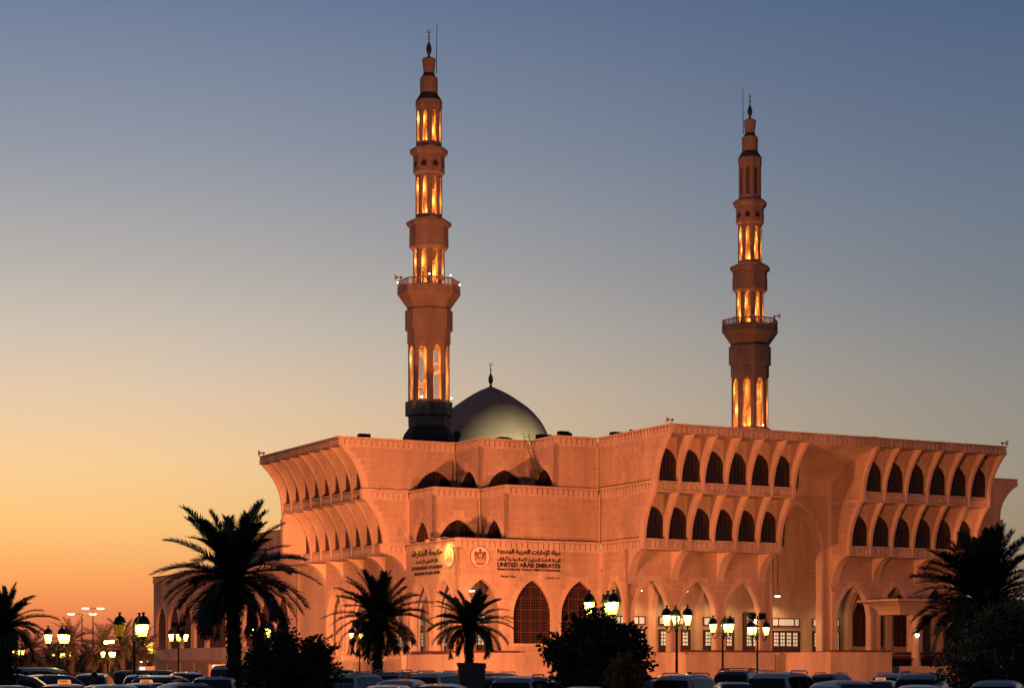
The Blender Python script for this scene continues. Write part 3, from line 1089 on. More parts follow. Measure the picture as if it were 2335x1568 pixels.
def finial(parent, z, s, mtl):
    """s: scale; spindle, knobs and crescent, base at z"""
    mb = MB()
    mb.lathe([(0.55 * s, 0), (0.5 * s, 0.25 * s), (0.25 * s, 0.8 * s), (0.18 * s, 0.95 * s), (0.42 * s, 1.1 * s), (0.66 * s, 1.8 * s), (0.7 * s, 2.4 * s), (0.6 * s, 3.0 * s), (0.38 * s, 3.55 * s),
              (0.32 * s, 3.6 * s), (0.2 * s, 4.0 * s), (0.1 * s, 4.5 * s), (0.26 * s, 4.75 * s), (0.12 * s, 5.0 * s), (0.2 * s, 5.35 * s), (0.12 * s, 5.8 * s), (0.05 * s, 6.3 * s)], 14, (0, 0, z))
    mb.build('finial', mtl, parent, smooth=50)
    mb = MB(); crescent(mb, (0, 0, z + 6.75 * s), 0.42 * s)
    mb.build('crescent', mtl, parent, smooth=60)


finial(dome, 36.35, 0.43, FINIAL)


def point(name, loc, energy, color, radius=0.2, parent=None):
    l = bpy.data.lights.new(name, 'POINT')
    l.energy = energy; l.color = color; l.shadow_soft_size = radius
    o = bpy.data.objects.new(name, l)
    o.location = loc
    COL.objects.link(o)
    if parent: o.parent = parent
    return o


def spot(name, loc, target, energy, color, angle=110, radius=0.15, parent=None, blend=0.6):
    l = bpy.data.lights.new(name, 'SPOT')
    l.energy = energy; l.color = color; l.shadow_soft_size = radius
    l.spot_size = math.radians(angle); l.spot_blend = blend
    o = bpy.data.objects.new(name, l)
    o.location = loc
    d = Vector(target) - Vector(loc)
    o.rotation_euler = d.to_track_quat('-Z', 'Y').to_euler()
    COL.objects.link(o)
    return o


# yellowish floodlight on the roof that washes the foot of the dome
fl = empty('roof_floodlight', (dc.x + 6.5, dc.y - 14.5, 24.75), 0, 'small floodlight on the roof washing the foot of the dome', 'floodlight')
mb = MB(); mb.box((-0.3, -0.1, 0.2), (0.3, 0.25, 0.6)); mb.build('housing', BLACK, fl)
mb = MB(); mb.box((-0.05, -0.05, 0), (0.05, 0.05, 0.2)); mb.build('bracket', BLACK, fl)
spot('dome_flood', (dc.x + 6.5, dc.y - 14.0, 25.2), (dc.x + 1.0, dc.y - 3, 29.5), 7500, (1.0, 0.84, 0.40), 120)

# ------------------------------------------------------------------ minarets
K = 210.0 / F
zy = lambda y: EYE + (YH - y) * K


def minaret(base, label, lit_top, ant_side, mid_tilt=0):
    t = empty('minaret', base, PHI + PI / 8, label, 'minaret', 'pair of minarets')

    def octo(name, prof, n=8, m=TOWER, ph=0.0):
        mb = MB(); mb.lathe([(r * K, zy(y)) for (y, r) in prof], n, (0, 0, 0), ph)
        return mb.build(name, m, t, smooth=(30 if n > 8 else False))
    octo('base', [(1120, 60), (1000, 60), (990, 56), (975, 45)], m=ROOF)
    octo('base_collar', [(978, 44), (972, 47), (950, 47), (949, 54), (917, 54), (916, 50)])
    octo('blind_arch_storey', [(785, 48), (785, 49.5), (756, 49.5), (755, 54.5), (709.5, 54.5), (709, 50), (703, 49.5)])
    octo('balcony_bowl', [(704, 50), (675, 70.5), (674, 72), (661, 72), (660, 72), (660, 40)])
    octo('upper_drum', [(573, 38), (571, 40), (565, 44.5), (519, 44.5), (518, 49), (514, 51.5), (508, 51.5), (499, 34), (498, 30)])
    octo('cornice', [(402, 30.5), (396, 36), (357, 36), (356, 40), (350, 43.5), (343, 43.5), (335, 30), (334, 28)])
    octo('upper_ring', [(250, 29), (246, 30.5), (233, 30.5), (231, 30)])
    octo('roof_cone', [(231.5, 30.4), (216, 20.5), (214, 20.2)], 16, ROOF)
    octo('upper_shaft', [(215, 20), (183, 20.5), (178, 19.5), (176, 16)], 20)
    octo('neck', [(176.5, 16), (168, 12.5)], 16, ROOF)
    octo('cap', [(168.5, 12), (140, 15.3), (136, 15.6), (133, 11), (132.5, 6)], 20)
    fz = zy(133.5)
    finial(t, fz, (zy(67.8) - fz) / 7.2, FINIAL)
    # balcony railing
    R = 70.0 * K
    for k in range(8):
        a0, a1 = 2 * PI * k / 8, 2 * PI * (k + 1) / 8
        p0, p1 = Vector((R * math.cos(a0), R * math.sin(a0), zy(660))), Vector((R * math.cos(a1), R * math.sin(a1), zy(660)))
        d = p1 - p0
        mb = MB()
        mb.tube([p0 + Vector((0, 0, 0.78)), p1 + Vector((0, 0, 0.78))], 0.07, 4)
        mb.tube([p0 + Vector((0, 0, 0.1)), p1 + Vector((0, 0, 0.1))], 0.06, 4)
        for q in (0.0, 0.18, 0.5, 0.82):
            mb.tube([p0 + d * q, p0 + d * q + Vector((0, 0, 0.86))], 0.09 if q == 0 else 0.05, 4)
        for q in range(1, 22):
            mb.tube([p0 + d * (q / 22) + Vector((0, 0, 0.12)), p0 + d * (min(1, q / 22 + 0.07)) + Vector((0, 0, 0.76))], 0.014, 3)
            mb.tube([p0 + d * (q / 22) + Vector((0, 0, 0.76)), p0 + d * (min(1, q / 22 + 0.07)) + Vector((0, 0, 0.12))], 0.014, 3)
        mb.build('railing', TOWER, t)
    # lanterns: eight pierced faces each, with lattice, stair inside and lamps added at several heights for an even glow
    for (yt, yb, r, wy0, wy1, ww, power) in ((247, 334.5, 29, 256, 326, 0.40, 1 if lit_top else 0), (400, 498.5, 30.5, 406, 491, 0.42, 1), (571, 660, 36, 570.5, 650, 0.46, 1), (784, 917, 47.3, 790, 914, 0.48, 1)):
        Rm = r * K
        z0, z1 = zy(yb), zy(yt)
        side = 2 * Rm * math.sin(PI / 8)
        w = side * ww / 1.0
        h = ((side - w * 1.15) / 2, (side + w * 1.15) / 2, zy(wy1), zy(wy0) - w * 1.0, zy(wy0) - 0.02)
        me = lat = None
        # one face mesh, reused eight times: x along the face, y outward
        mb = MB()
        mb.poly([(-side / 2, z0), (side / 2, z0), (side / 2, z1), (-side / 2, z1)], [[(u - side / 2, v) for u, v in arch(*h, n=7)]], lambda u, v: (u, 0, v), (0, -0.22, 0))
        me = mb.mesh('lantern_face', TOWER)
        lb = MB()
        u0, u1 = h[0] - side / 2, h[1] - side / 2
        st, bw = 0.2, 0.016
        W_ = u1 - u0
        v = h[2] - W_
        while v < h[4]:
            for sg in (1, -1):
                pts = []
                a0, a1 = v, v + W_
                ua, ub_ = (u0, u1) if sg > 0 else (u1, u0)
                lo, hi = 0.0, 1.0
                if a0 < h[2]: lo = (h[2] - a0) / W_
                while hi > lo and a0 + W_ * hi > arch_top(ua + (ub_ - ua) * hi, u0, u1, h[3], h[4]): hi -= 0.04
                if hi - lo > 0.05:
                    q0 = (ua + (ub_ - ua) * lo, -0.12, a0 + W_ * lo); q1 = (ua + (ub_ - ua) * hi, -0.12, a0 + W_ * hi)
                    lb.add([(q0[0], q0[1], q0[2] - bw), (q1[0], q1[1], q1[2] - bw), (q1[0], q1[1], q1[2] + bw), (q0[0], q0[1], q0[2] + bw)], [(0, 1, 2, 3)])
            v += st
        lat = lb.mesh('lattice', GRILLE)
        ap = Rm * math.cos(PI / 8)
        for k in range(8):
            a = 2 * PI * (k + 0.5) / 8
            n = Vector((math.cos(a), math.sin(a), 0))
            mt = basis(n * ap, Vector((-n.y, n.x, 0)), n)
            fo = link('lantern_face', me, t, mt)
            link('lattice', lat, fo)
        cr = 0.24 * Rm if r > 40 else 0.46 * Rm  # column made wider so the glow fills the lantern
        mb = MB(); mb.lathe([(cr, z0), (cr, z1)], 10); mb.build('stair_column', PLASTER, t, smooth=40)
        ns = int((z1 - z0) / 0.26)
        mb = MB()
        for i in range(ns):
            a = i * 0.42
            rr = Rm * 0.62
            c, s_, c2, s2 = math.cos(a), math.sin(a), math.cos(a + 0.5), math.sin(a + 0.5)
            zz = z0 + 0.3 + i * 0.26
            mb.add([(0.12 * c, 0.12 * s_, zz), (rr * c, rr * s_, zz), (rr * c2, rr * s2, zz), (0.12 * c2, 0.12 * s2, zz), (0.12 * c, 0.12 * s_, zz + 0.06), (rr * c, rr * s_, zz + 0.06), (rr * c2, rr * s2, zz + 0.06), (0.12 * c2, 0.12 * s2, zz + 0.06)],
                   [(0, 3, 2, 1), (4, 5, 6, 7), (0, 1, 5, 4), (1, 2, 6, 5), (2, 3, 7, 6), (3, 0, 4, 7)])
        mb.build('spiral_stair', PLASTER, t)
        if power:
            for q in range(6):
                a = (q % 2) * PI + (q // 2) * 1.05 + 0.6
                point('lantern_lamp', (0.72 * Rm * math.cos(a), 0.72 * Rm * math.sin(a), z0 + 0.4 + (z1 - z0 - 0.9) * (q // 2) / 2.6), 290 * (z1 - z0) / 5 * (1.5, 1.5, 1, 1, 0.9, 0.9)[q], (1.0, 0.32, 0.06), 0.3, t)
    # small arched openings on the cornice storey and blind arches on the drums
    for (y0, y1, r, w, dark) in ((371, 385, 36.0, 0.62, True), (526, 566, 44.5, 1.25, False), (757, 781, 49.5, 1.0, True)):
        ap = r * K * math.cos(PI / 8)
        mb = MB()
        za, zb_ = zy(y1), zy(y0)
        o_, i_ = arch(-w / 2 - 0.07, w / 2 + 0.07, za, za + (zb_ - za) * 0.4, zb_ + 0.08, 6), arch(-w / 2, w / 2, za, za + (zb_ - za) * 0.4, zb_, 6)
        N = len(o_)
        mb.add([(u, 0.05, v) for u, v in i_] + [(u, 0.05, v) for u, v in o_] + [(u, -0.02, v) for u, v in o_] + [(u, -0.02, v) for u, v in i_],
               [q for i in range(N - 1) for q in ((i, i + 1, N + i + 1, N + i), (N + i, N + i + 1, 2 * N + i + 1, 2 * N + i), (3 * N + i, 3 * N + i + 1, i + 1, i))])
        fm = mb.mesh('blind_arch', TOWER)
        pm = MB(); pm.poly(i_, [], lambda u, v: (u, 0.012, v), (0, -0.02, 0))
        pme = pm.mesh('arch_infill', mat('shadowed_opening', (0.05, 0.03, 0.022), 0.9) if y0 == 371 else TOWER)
        for k in range(8):
            a = 2 * PI * (k + 0.5) / 8
            n = Vector((math.cos(a), math.sin(a), 0))
            f_ = link('blind_arch', fm, t, basis(n * ap, Vector((-n.y, n.x, 0)), n))
            link('arch_infill', pme, f_)
    # lightning rod beside the finial, loudspeakers and white lamps on the balcony
    rel = Matrix.Rotation(-(PHI + PI / 8), 4, 'Z')
    q = rel @ Vector((ant_side * 17 * K, 0, 0))
    mb = MB(); mb.tube([q + Vector((0, 0, zy(168))), q + Vector((ant_side * 0.1, 0, zy(52)))], [0.05, 0.03], 5)
    mb.tube([q + Vector((0, 0, zy(150))), Vector((q.x * 0.75, q.y * 0.75, zy(150)))], 0.03, 4)
    mb.tube([q + Vector((0, 0, zy(165))), Vector((q.x * 0.6, q.y * 0.6, zy(165)))], 0.03, 4)
    mb.build('lightning_rod', BLACK, t)
    return t, rel


ml = at(978, 0, 210.0); ml.z = 0
mr = at(1710, 0, 233.5); mr.z = 0
m1_, rel = minaret(ml, 'taller-looking nearer minaret with lit lattice lanterns left of the dome', True, 1)
m2_, rel = minaret(mr, 'farther minaret on the right with its topmost lantern unlit', False, -1)


for (P_, T_, e_, lab) in (((mr.x - 4.5, mr.y - 11, 24.85), (mr.x, mr.y, 40), 3800, 'roof floodlight aimed up at the far minaret'),):
    fl = empty('roof_floodlight', P_, 0, lab, 'floodlight')
    mb = MB(); mb.box((-0.25, -0.2, 0.15), (0.25, 0.1, 0.45)); mb.build('housing', BLACK, fl)
    mb = MB(); mb.box((-0.05, -0.05, 0), (0.05, 0.05, 0.15)); mb.build('bracket', BLACK, fl)
    spot('tower_flood', (P_[0], P_[1] + 0.3, P_[2] + 0.4), T_, e_, ORANGE, 100)


def horn(loc, aim, label, parent=None, s=1.0, group='horn loudspeakers'):
    """re-entrant horn loudspeaker, aim = direction angle in the ground plane"""
    t = empty('loudspeaker', loc, aim, label, 'loudspeaker', group)
    mb = MB()
    prof = [(0.05, 0), (0.09, 0.12), (0.13, 0.24), (0.21, 0.36), (0.32, 0.45), (0.33, 0.47), (0.27, 0.44), (0.1, 0.3)]
    m4 = Matrix.Rotation(PI / 2, 4, 'Y')
    t2 = MB(); t2.lathe(prof, 14)
    mb.add([(m4 @ Vector(v)) * s + Vector((0, 0, 0.38 * s)) for v in t2.v], t2.f)
    mb.build('horn', PODIUM, t, smooth=40)
    mb = MB(); mb.lathe([(0.11 * s, -0.0), (0.11 * s, 0.24 * s)], 10); mb.build('driver', BLACK, t, matrix=Matrix.Translation((-0.06 * s, 0, 0.38 * s)) @ Matrix.Rotation(-PI / 2, 4, 'Y'))
    mb = MB(); mb.tube([(-0.12 * s, 0, 0), (-0.12 * s, 0, 0.36 * s)], 0.035 * s, 5); mb.build('bracket', BLACK, t)
    return t


horn(M0 @ Vector((0.15, 0.25, H1)), PI * 1.05, 'horn loudspeaker on the roof corner above the right ribbed block', s=0.85)
horn(M0 @ Vector((TOPR - 0.2, 0.25, H1)), 0.1, 'horn loudspeaker at the far right tip of the roof parapet', s=0.85)
horn(M0 @ Vector((-22.1, 43.4, H1)), PI * 0.9, 'horn loudspeaker at the far left tip of the roof parapet', s=0.85)
horn(Vector((ml.x - 66 * K, ml.y - 1.0, zy(645))), PI, 'horn loudspeaker at the left end of the near minaret balcony', s=1.0)
horn(Vector((ml.x + 31 * K, ml.y - 2.6, zy(652))), -PI / 2, 'horn loudspeaker facing the viewer on the near minaret balcony', s=0.9)
horn(Vector((mr.x + 62 * K, mr.y - 1.6, zy(645))), -0.1, 'horn loudspeaker at the right end of the far minaret balcony', s=1.0)
horn(Vector((mr.x - 4 * K, mr.y - 3.0, zy(652))), -PI / 2, 'horn loudspeaker facing the viewer on the far minaret balcony', s=0.9)
for (dx, y, lab) in ((-70, 648, 'left end'), (4, 637, 'front edge'), (52, 641, 'right front edge'), (71, 653, 'right end')):
    o = empty('balcony_lamp', (ml.x + dx * K, ml.y - (3.1 if abs(dx) < 60 else 0.9), zy(y)), 0, 'small white lamp on the ' + lab + ' of the near minaret balcony', 'lamp', 'balcony lamps')
    mb = MB(); mb.lathe([(0.02, -0.1), (0.10, 0), (0.02, 0.10)], 8); mb.build('bulb', BALL, o, smooth=60)
    mb = MB(); mb.box((-0.04, -0.04, -0.35), (0.04, 0.04, -0.1)); mb.build('stem', BLACK, o)
for (P_, lab) in (((ml.x + 52 * K, ml.y - 1.6, zy(913)), 'right foot of the near minaret lantern'), ((ml.x - 14 * K, ml.y - 2.6, zy(912)), 'front foot of the near minaret lantern'), ((mr.x + 23 * K * 1.11, mr.y - 2.7, zy(914)), 'foot of the far minaret')):
    o = empty('tower_lamp', P_, 0, 'small white lamp at the ' + lab, 'lamp')
    mb = MB(); mb.lathe([(0.02, -0.1), (0.12, 0), (0.02, 0.12)], 8); mb.build('bulb', BALL, o, smooth=60)
    mb = MB(); mb.box((-0.04, -0.04, -0.25), (0.04, 0.04, -0.1)); mb.build('stem', BLACK, o)

# ------------------------------------------------------------------ roof clutter, ladder, pipes
def roof_unit(x, y, D, w, h, label, cyl=False):
    p = at(x, y, D)
    t = empty('roof_vent' if cyl else 'air_conditioner', (p.x, p.y, H1 - 0.5), PHI, label, 'vent' if cyl else 'air conditioner')
    hh = p.z - (H1 - 0.5)
    mb = MB()
    if cyl:
        mb.lathe([(w * 0.35, 0), (w * 0.35, hh - h), (w / 2, hh - h * 0.9), (w / 2, hh - 0.1), (w * 0.3, hh)], 12)
        mb.build('cowl', ROOF, t, smooth=40)
    else:
        mb.box((-w / 2, -w / 3, 0.1), (w / 2, w / 3, hh)); mb.build('casing', ROOF, t)
        mb = MB()
        for i in range(5):
            mb.box((-w / 2 + 0.1, -w / 3 - 0.03, 0.3 + (hh - 0.5) * i / 5), (w / 2 - 0.1, -w / 3 - 0.005, 0.36 + (hh - 0.5) * i / 5))
        mb.build('louvre', BLACK, t)
        mb = MB(); mb.box((-w / 2, -w / 3, 0), (-w / 2 + 0.1, w / 3, 0.1)); mb.box((w / 2 - 0.1, -w / 3, 0), (w / 2, w / 3, 0.1)); mb.build('skid', BLACK, t)


roof_unit(830, 989, 193, 1.1, 0.6, 'dark roof unit on the left block above the ribbed wall')
roof_unit(1284, 983, 195, 1.0, 0.6, 'dark boxy roof unit right of the dome')
roof_unit(1300, 986, 196, 0.4, 0.5, 'slim dark vent pipe beside the boxy roof unit right of the dome', True)
roof_unit(1240, 991, 202, 1.4, 0.5, 'flat dark roof unit below the right edge of the dome')
roof_unit(1405, 985, 194, 1.1, 0.6, 'dark roof unit left of the right block loudspeaker')
roof_unit(1439, 979, 194, 0.4, 0.4, 'short dark vent close to the right block loudspeaker', True)
roof_unit(1042, 982, 204, 0.7, 0.7, 'dark chimney cowl between near minaret and dome', True)
roof_unit(1990, 996, 200, 1.6, 0.4, 'low dark vent behind the parapet of the far right block', True)
roof_unit(1147, 997, 198, 1.8, 0.4, 'low dark vent behind parapet just left of the ladder', True)
lad = empty('ladder', M0 @ Vector((-4.9, 17.0, H2 - 0.68)), PHI, 'tall thin metal ladder leaning in the roof notch below the dome', 'ladder')
top = Vector((-0.9, 0.3, 6.1))
for s in (0.0, 0.55):
    mb = MB(); mb.tube([(s, -2.2, 0), (s + top.x, 0.0, top.z)], 0.032, 5); mb.build('rail', CABLE, lad)
for i in range(1, 17):
    q = i / 17
    a = Vector((top.x * q, -2.2 + 2.2 * q, top.z * q))
    mb = MB(); mb.tube([a, a + Vector((0.55, 0, 0))], 0.022, 4); mb.build('rung', CABLE, lad)


def drain(a, b, z0, z1, label, r=0.07):
    p = M0 @ Vector((a, b, 0))
    t = empty('drain_pipe', (p.x, p.y, z0), 0, label, 'drain pipe', 'rain drain pipes')
    mb = MB(); mb.tube([(0, 0, 0), (0, 0, z1 - z0)], r, 7); mb.build('pipe', PIPE, t, smooth=50)
    mb = MB()
    for i in range(3):
        z = (z1 - z0) * (i + 0.5) / 3
        mb.lathe([(r * 1.7, z), (r * 1.7, z + 0.12)], 8)
        mb.build('clip', PIPE, t)
        mb = MB()


drain(-0.3, 12.35, H2 - 0.6, H1 - 0.9, 'drain pipe down the corner beside the right block, upper storey')
drain(-0.3, 12.0, H3 - 0.6, H2 - 0.6, 'drain pipe down the corner beside the right block, middle storey')
drain(-10.35, 22.6, H2 - 0.6, H1 - 1.0, 'drain pipe in the upper notch corner right of the left block')
drain(-10.35, 17.25, H3 - 0.6, H2 - 1.0, 'drain pipe in the middle notch corner above the sign')
cb = MB()
for (p0, p1, z) in (((-15.4, 22.9), (-15.4, 12.1), H3 + 0.08), ((-15.4, 12.1), (-0.3, 12.1), H3 + 0.06), ((-14.9, 22.9), (-20, 22.9), H2 + 0.08)):
    d, n, L = frame(p0, p1)
    cb.tube([Vector((p0[0], p0[1], z)) + d * (L * i / 8) + Vector((0, 0, 0.04 * math.sin(i * 2.1))) for i in range(9)], 0.03, 4)
for (p0, p1, z) in (((-0.12, 12.3), (-0.12, 3.2), H2 + 0.1), ((-0.12, 12.0), (-0.12, 5.2), H3 + 0.1)):
    d, n, L = frame(p0, p1)
    cb.tube([Vector((p0[0], p0[1], z)) + d * (L * i / 6) for i in range(7)], 0.035, 4)
cb.build('cable_run', CABLE, mosque)

# ------------------------------------------------------------------ lettering
FORMS = {'ا': (0xFE8D, 0xFE8E), 'أ': (0xFE83, 0xFE84), 'إ': (0xFE87, 0xFE88), 'ب': 0xFE8F, 'ة': (0xFE93, 0xFE94), 'ت': 0xFE95, 'ح': 0xFEA1, 'د': (0xFEA9, 0xFEAA), 'ر': (0xFEAD, 0xFEAE),
         'س': 0xFEB1, 'ش': 0xFEB5, 'ع': 0xFEC9, 'ف': 0xFED1, 'ق': 0xFED5, 'ك': 0xFED9, 'ل': 0xFEDD, 'م': 0xFEE1, 'ن': 0xFEE5, 'ه': 0xFEE9, 'و': (0xFEED, 0xFEEE), 'ؤ': (0xFE85, 0xFE86), 'ي': 0xFEF1, 'ئ': 0xFE89}
LIG = {'ا': (0xFEFB, 0xFEFC), 'إ': (0xFEF9, 0xFEFA), 'أ': (0xFEF7, 0xFEF8)}


def shape_ar(s):
    out = []
    for word in s.split(' '):
        gl, i, prev = [], 0, False
        while i < len(word):
            c = word[i]
            nx = word[i + 1] if i + 1 < len(word) else None
            if c == 'ل' and nx in LIG:
                gl.append(chr(LIG[nx][1 if prev else 0])); prev = False; i += 2
                continue
            f = FORMS[c]
            if isinstance(f, tuple):
                gl.append(chr(f[1 if prev else 0])); prev = False
            else:
                join = nx is not None
                gl.append(chr(f + (3 if prev and join else 1 if prev else 2 if join else 0))); prev = join
            i += 1
        out.append(''.join(reversed(gl)))
    return ' '.join(reversed(out))


TEXT_JOBS = []


def text(name, s, parent, width, height, ctr, ux, n, bold=0.02, m=LETTER, ext=0.03):
    TEXT_JOBS.append(dict(name=name, s=s, parent=parent, width=width, height=height, ctr=ctr, ux=ux, n=n, bold=bold, m=m, ext=ext))


def text_curve(j):
    c = bpy.data.curves.new(j['name'], 'FONT')
    c.body = j['s']
    c.size = 1.0
    c.resolution_u = 3
    c.offset = j['bold']
    o = bpy.data.objects.new(j['name'], c)
    COL.objects.link(o)
    return o


def text_finish(j):
    me = j['me']
    COL.objects.unlink(j['o'])
    bpy.data.objects.remove(j['o'])
    xs = [v.co.x for v in me.vertices]; ys = [v.co.y for v in me.vertices]
    if not xs:
        return
    x0, y0, w, h = min(xs), min(ys), max(xs) - min(xs), max(ys) - min(ys)
    kx, ky = j['width'] / w, j['height'] / h
    bm = bmesh.new(); bm.from_mesh(me)
    for v in bm.verts:
        v.co = Vector(((v.co.x - x0 - w / 2) * kx, 0, (v.co.y - y0 - h / 2) * ky))
    r = bmesh.ops.extrude_face_region(bm, geom=bm.faces[:])
    for v in r['geom']:
        if isinstance(v, bmesh.types.BMVert): v.co.y += j['ext']
    bmesh.ops.recalc_face_normals(bm, faces=bm.faces)
    bm.to_mesh(me); bm.free()
    me.materials.clear(); me.materials.append(j['m'])
    me.name = j['name']
    return link(j['name'], me, j['parent'], basis(Vector(j['ctr']), Vector((*j['ux'], 0)), Vector((*j['n'], 0))))


sg = empty('wall_sign', M0 @ Vector((-7.8, 12.2, 11.0)), PHI, 'dark raised lettering in two scripts on the office front above the arches', 'sign')
X, N_ = (1, 0), (0, -1)
off = 0.03
text('lettering', shape_ar('دولة الإمارات العربية المتحدة'), sg, 6.7, 0.62, (0, -off - 0.02, 1.72), X, N_, 0.035)
text('lettering', shape_ar('الهيئة العامة للشؤون الإسلامية والأوقاف'), sg, 6.7, 0.55, (0, -off - 0.02, 1.05), X, N_, 0.03)
text('lettering', 'UNITED ARAB EMIRATES', sg, 6.7, 0.42, (0, -off - 0.02, 0.55), X, N_, 0.045)
text('lettering', 'General Authority of Islamic Affairs & Endowments', sg, 6.7, 0.32, (0, -off - 0.02, 0.12), X, N_, 0.03)
text('lettering', 'Sharjah Office', sg, 1.55, 0.26, (-2.2, -off - 0.02, -0.55), X, N_, 0.012)
text('lettering', shape_ar('مكتب الشارقة'), sg, 1.5, 0.24, (2.55, -off - 0.02, -0.58), X, N_, 0.01)
sg2 = empty('wall_sign', M0 @ Vector((-15.3, 18.3, 11.0)), PHI, 'dark raised lettering in two scripts on the brightly lit left office wall', 'sign')
X, N_ = (0, -1), (-1, 0)
text('lettering', shape_ar('حكومة الشارقة'), sg2, 6.6, 0.72, (-off - 0.02, 0, 1.75), X, N_, 0.035)
text('lettering', shape_ar('دائرة الشؤون الإسلامية'), sg2, 4.9, 0.5, (-off - 0.02, 0, 1.0), X, N_, 0.03)
text('lettering', 'GOVERNMENT OF SHARJAH', sg2, 6.6, 0.42, (-off - 0.02, 0, 0.38), X, N_, 0.045)
text('lettering', 'DEPARTMENT OF ISLAMIC AFFAIRS', sg2, 5.5, 0.28, (-off - 0.02, 0, -0.1), X, N_, 0.04)

CREAM = mat('cream_emblem_face', (0.66, 0.60, 0.48), 0.6)
BROWN = mat('brown_emblem_relief', (0.16, 0.075, 0.045), 0.6)
TAN = mat('tan_emblem_relief', (0.42, 0.30, 0.19), 0.6)
RED = mat('red_emblem_band', (0.35, 0.05, 0.04), 0.6)
GREEN = mat('green_flag', (0.05, 0.2, 0.08), 0.6)


def disc(parent, name, r, y0, y1, m, n=40, rx=None):
    mb = MB()
    mb.poly([((rx or r) * math.cos(2 * PI * i / n), r * math.sin(2 * PI * i / n)) for i in range(n)], [], lambda u, v: (u, y1, v), (0, y0 - y1, 0))
    return mb.build(name, m, parent)


def plate(parent, name, pts, y, m, mirror=True, th=0.02):
    mb = MB()
    mb.poly(pts, [], lambda u, v: (u, y, v), (0, -th, 0))
    if mirror:
        mb.poly([(-u, v) for u, v in pts], [], lambda u, v: (u, y, v), (0, -th, 0))
    return mb.build(name, m, parent)


em = empty('round_emblem', M0 @ Vector((-12.95, 12.2, 12.2)), 0, 'round cream emblem with a brown spread-winged falcon above the first office arch', 'emblem')
em.matrix_basis = M0 @ basis(Vector((-12.95, 12.18, 12.2)), Vector((1, 0, 0)), Vector((0, -1, 0)))
disc(em, 'rim', 1.0, 0.0, 0.10, BROWN); disc(em, 'face', 0.95, 0.10, 0.115, CREAM)
plate(em, 'wing', [(0.10, 0.42), (0.24, 0.40), (0.38, 0.50), (0.52, 0.50), (0.62, 0.36), (0.60, -0.1), (0.54, -0.5), (0.44, -0.2), (0.40, -0.48), (0.32, -0.16), (0.2, 0.0), (0.12, 0.1)], 0.145, BROWN)
for i in range(3):
    plate(em, 'feather', [(0.36 + i * .07, 0.18 - i * 0.02), (0.40 + i * .07, 0.18), (0.37 + i * 0.08, -0.3 + i * 0.02), (0.35 + i * 0.08, -0.3)], 0.16, TAN)
plate(em, 'breast', [(0.0, 0.62), (0.08, 0.6), (0.15, 0.45), (0.2, 0.2), (0.22, -0.1), (0.3, -0.42), (0.0, -0.5)], 0.15, BROWN)
plate(em, 'head', [(-0.16, 0.66), (-0.08, 0.74), (0.03, 0.76), (0.1, 0.66), (0.08, 0.55), (-0.06, 0.56)], 0.165, BROWN, False)
plate(em, 'tail', [(0, -0.12), (0.18, -0.2), (0.3, -0.48), (0.0, -0.52)], 0.17, TAN)
o = disc(em, 'shield', 0.17, 0.15, 0.18, CREAM, 20); o.matrix_basis = Matrix.Translation((0, 0, 0.12))
plate(em, 'flag', [(-0.11, 0.02), (-0.04, 0.0), (-0.04, 0.24), (-0.11, 0.22)], 0.195, RED, False); plate(em, 'flag', [(-0.03, 0.17), (0.11, 0.17), (0.08, 0.24), (-0.03, 0.24)], 0.195, GREEN, False); plate(em, 'flag', [(-0.03, 0.0), (0.08, 0.0), (0.11, 0.07), (-0.03, 0.07)], 0.195, BLACK, False)
plate(em, 'ribbon', [(0, -0.55), (0.3, -0.53), (0.5, -0.46), (0.48, -0.66), (0.28, -0.75), (0, -0.78)], 0.16, RED)
em2 = empty('round_emblem', M0 @ Vector((-15.3, 13.45, 12.2)), 0, 'round brightly lit pale emblem beside the left office lettering', 'emblem')
em2.matrix_basis = M0 @ basis(Vector((-15.32, 13.5, 12.25)), Vector((0, -1, 0)), Vector((-1, 0, 0)))
disc(em2, 'rim', 1.0, 0.0, 0.10, BROWN); disc(em2, 'face', 0.96, 0.10, 0.115, CREAM)
plate(em2, 'relief', [(0.06, 0.55), (0.22, 0.7), (0.42, 0.5), (0.5, 0.1), (0.46, -0.1), (0.3, -0.3), (0.28, -0.5), (0.2, -0.52), (0.24, -0.2), (0.34, 0.0), (0.3, 0.3), (0.16, 0.42)], 0.14, TAN)
plate(em2, 'relief', [(0.05, -0.6), (0.12, -0.3), (0.08, 0.1), (0.03, 0.1), (0.0, -0.6)], 0.14, TAN)
plate(em2, 'relief', [(0.36, -0.15), (0.52, -0.3), (0.5, -0.52), (0.38, -0.55), (0.44, -0.4), (0.32, -0.25)], 0.14, BROWN)

# small floodlights on outriggers that light the left sign
for (b, en, lab) in ((13.6, 330, 'nearest the corner'), (16.0, 70, 'in the middle'), (20.2, 30, 'farthest from the corner')):
    t = empty('sign_floodlight', M0 @ Vector((-15.35, b, H3)), PHI, 'small outrigger floodlight above the left lettering, ' + lab, 'floodlight', 'sign floodlights')
    mb = MB(); mb.tube([(0, 0, 0.02), (-0.5, 0, 0.12), (-1.05, 0, 0.0)], 0.03, 5); mb.build('arm', PIPE, t)
    mb = MB(); mb.box((-1.25, -0.16, -0.28), (-0.95, 0.16, 0.0)); mb.build('housing', PODIUM, t)
    spot('sign_spot', M0 @ Vector((-16.45, b, H3 - 0.35)), M0 @ Vector((-15.3, b, 11.9)), en, (1.0, 0.62, 0.12), 125, 0.1)

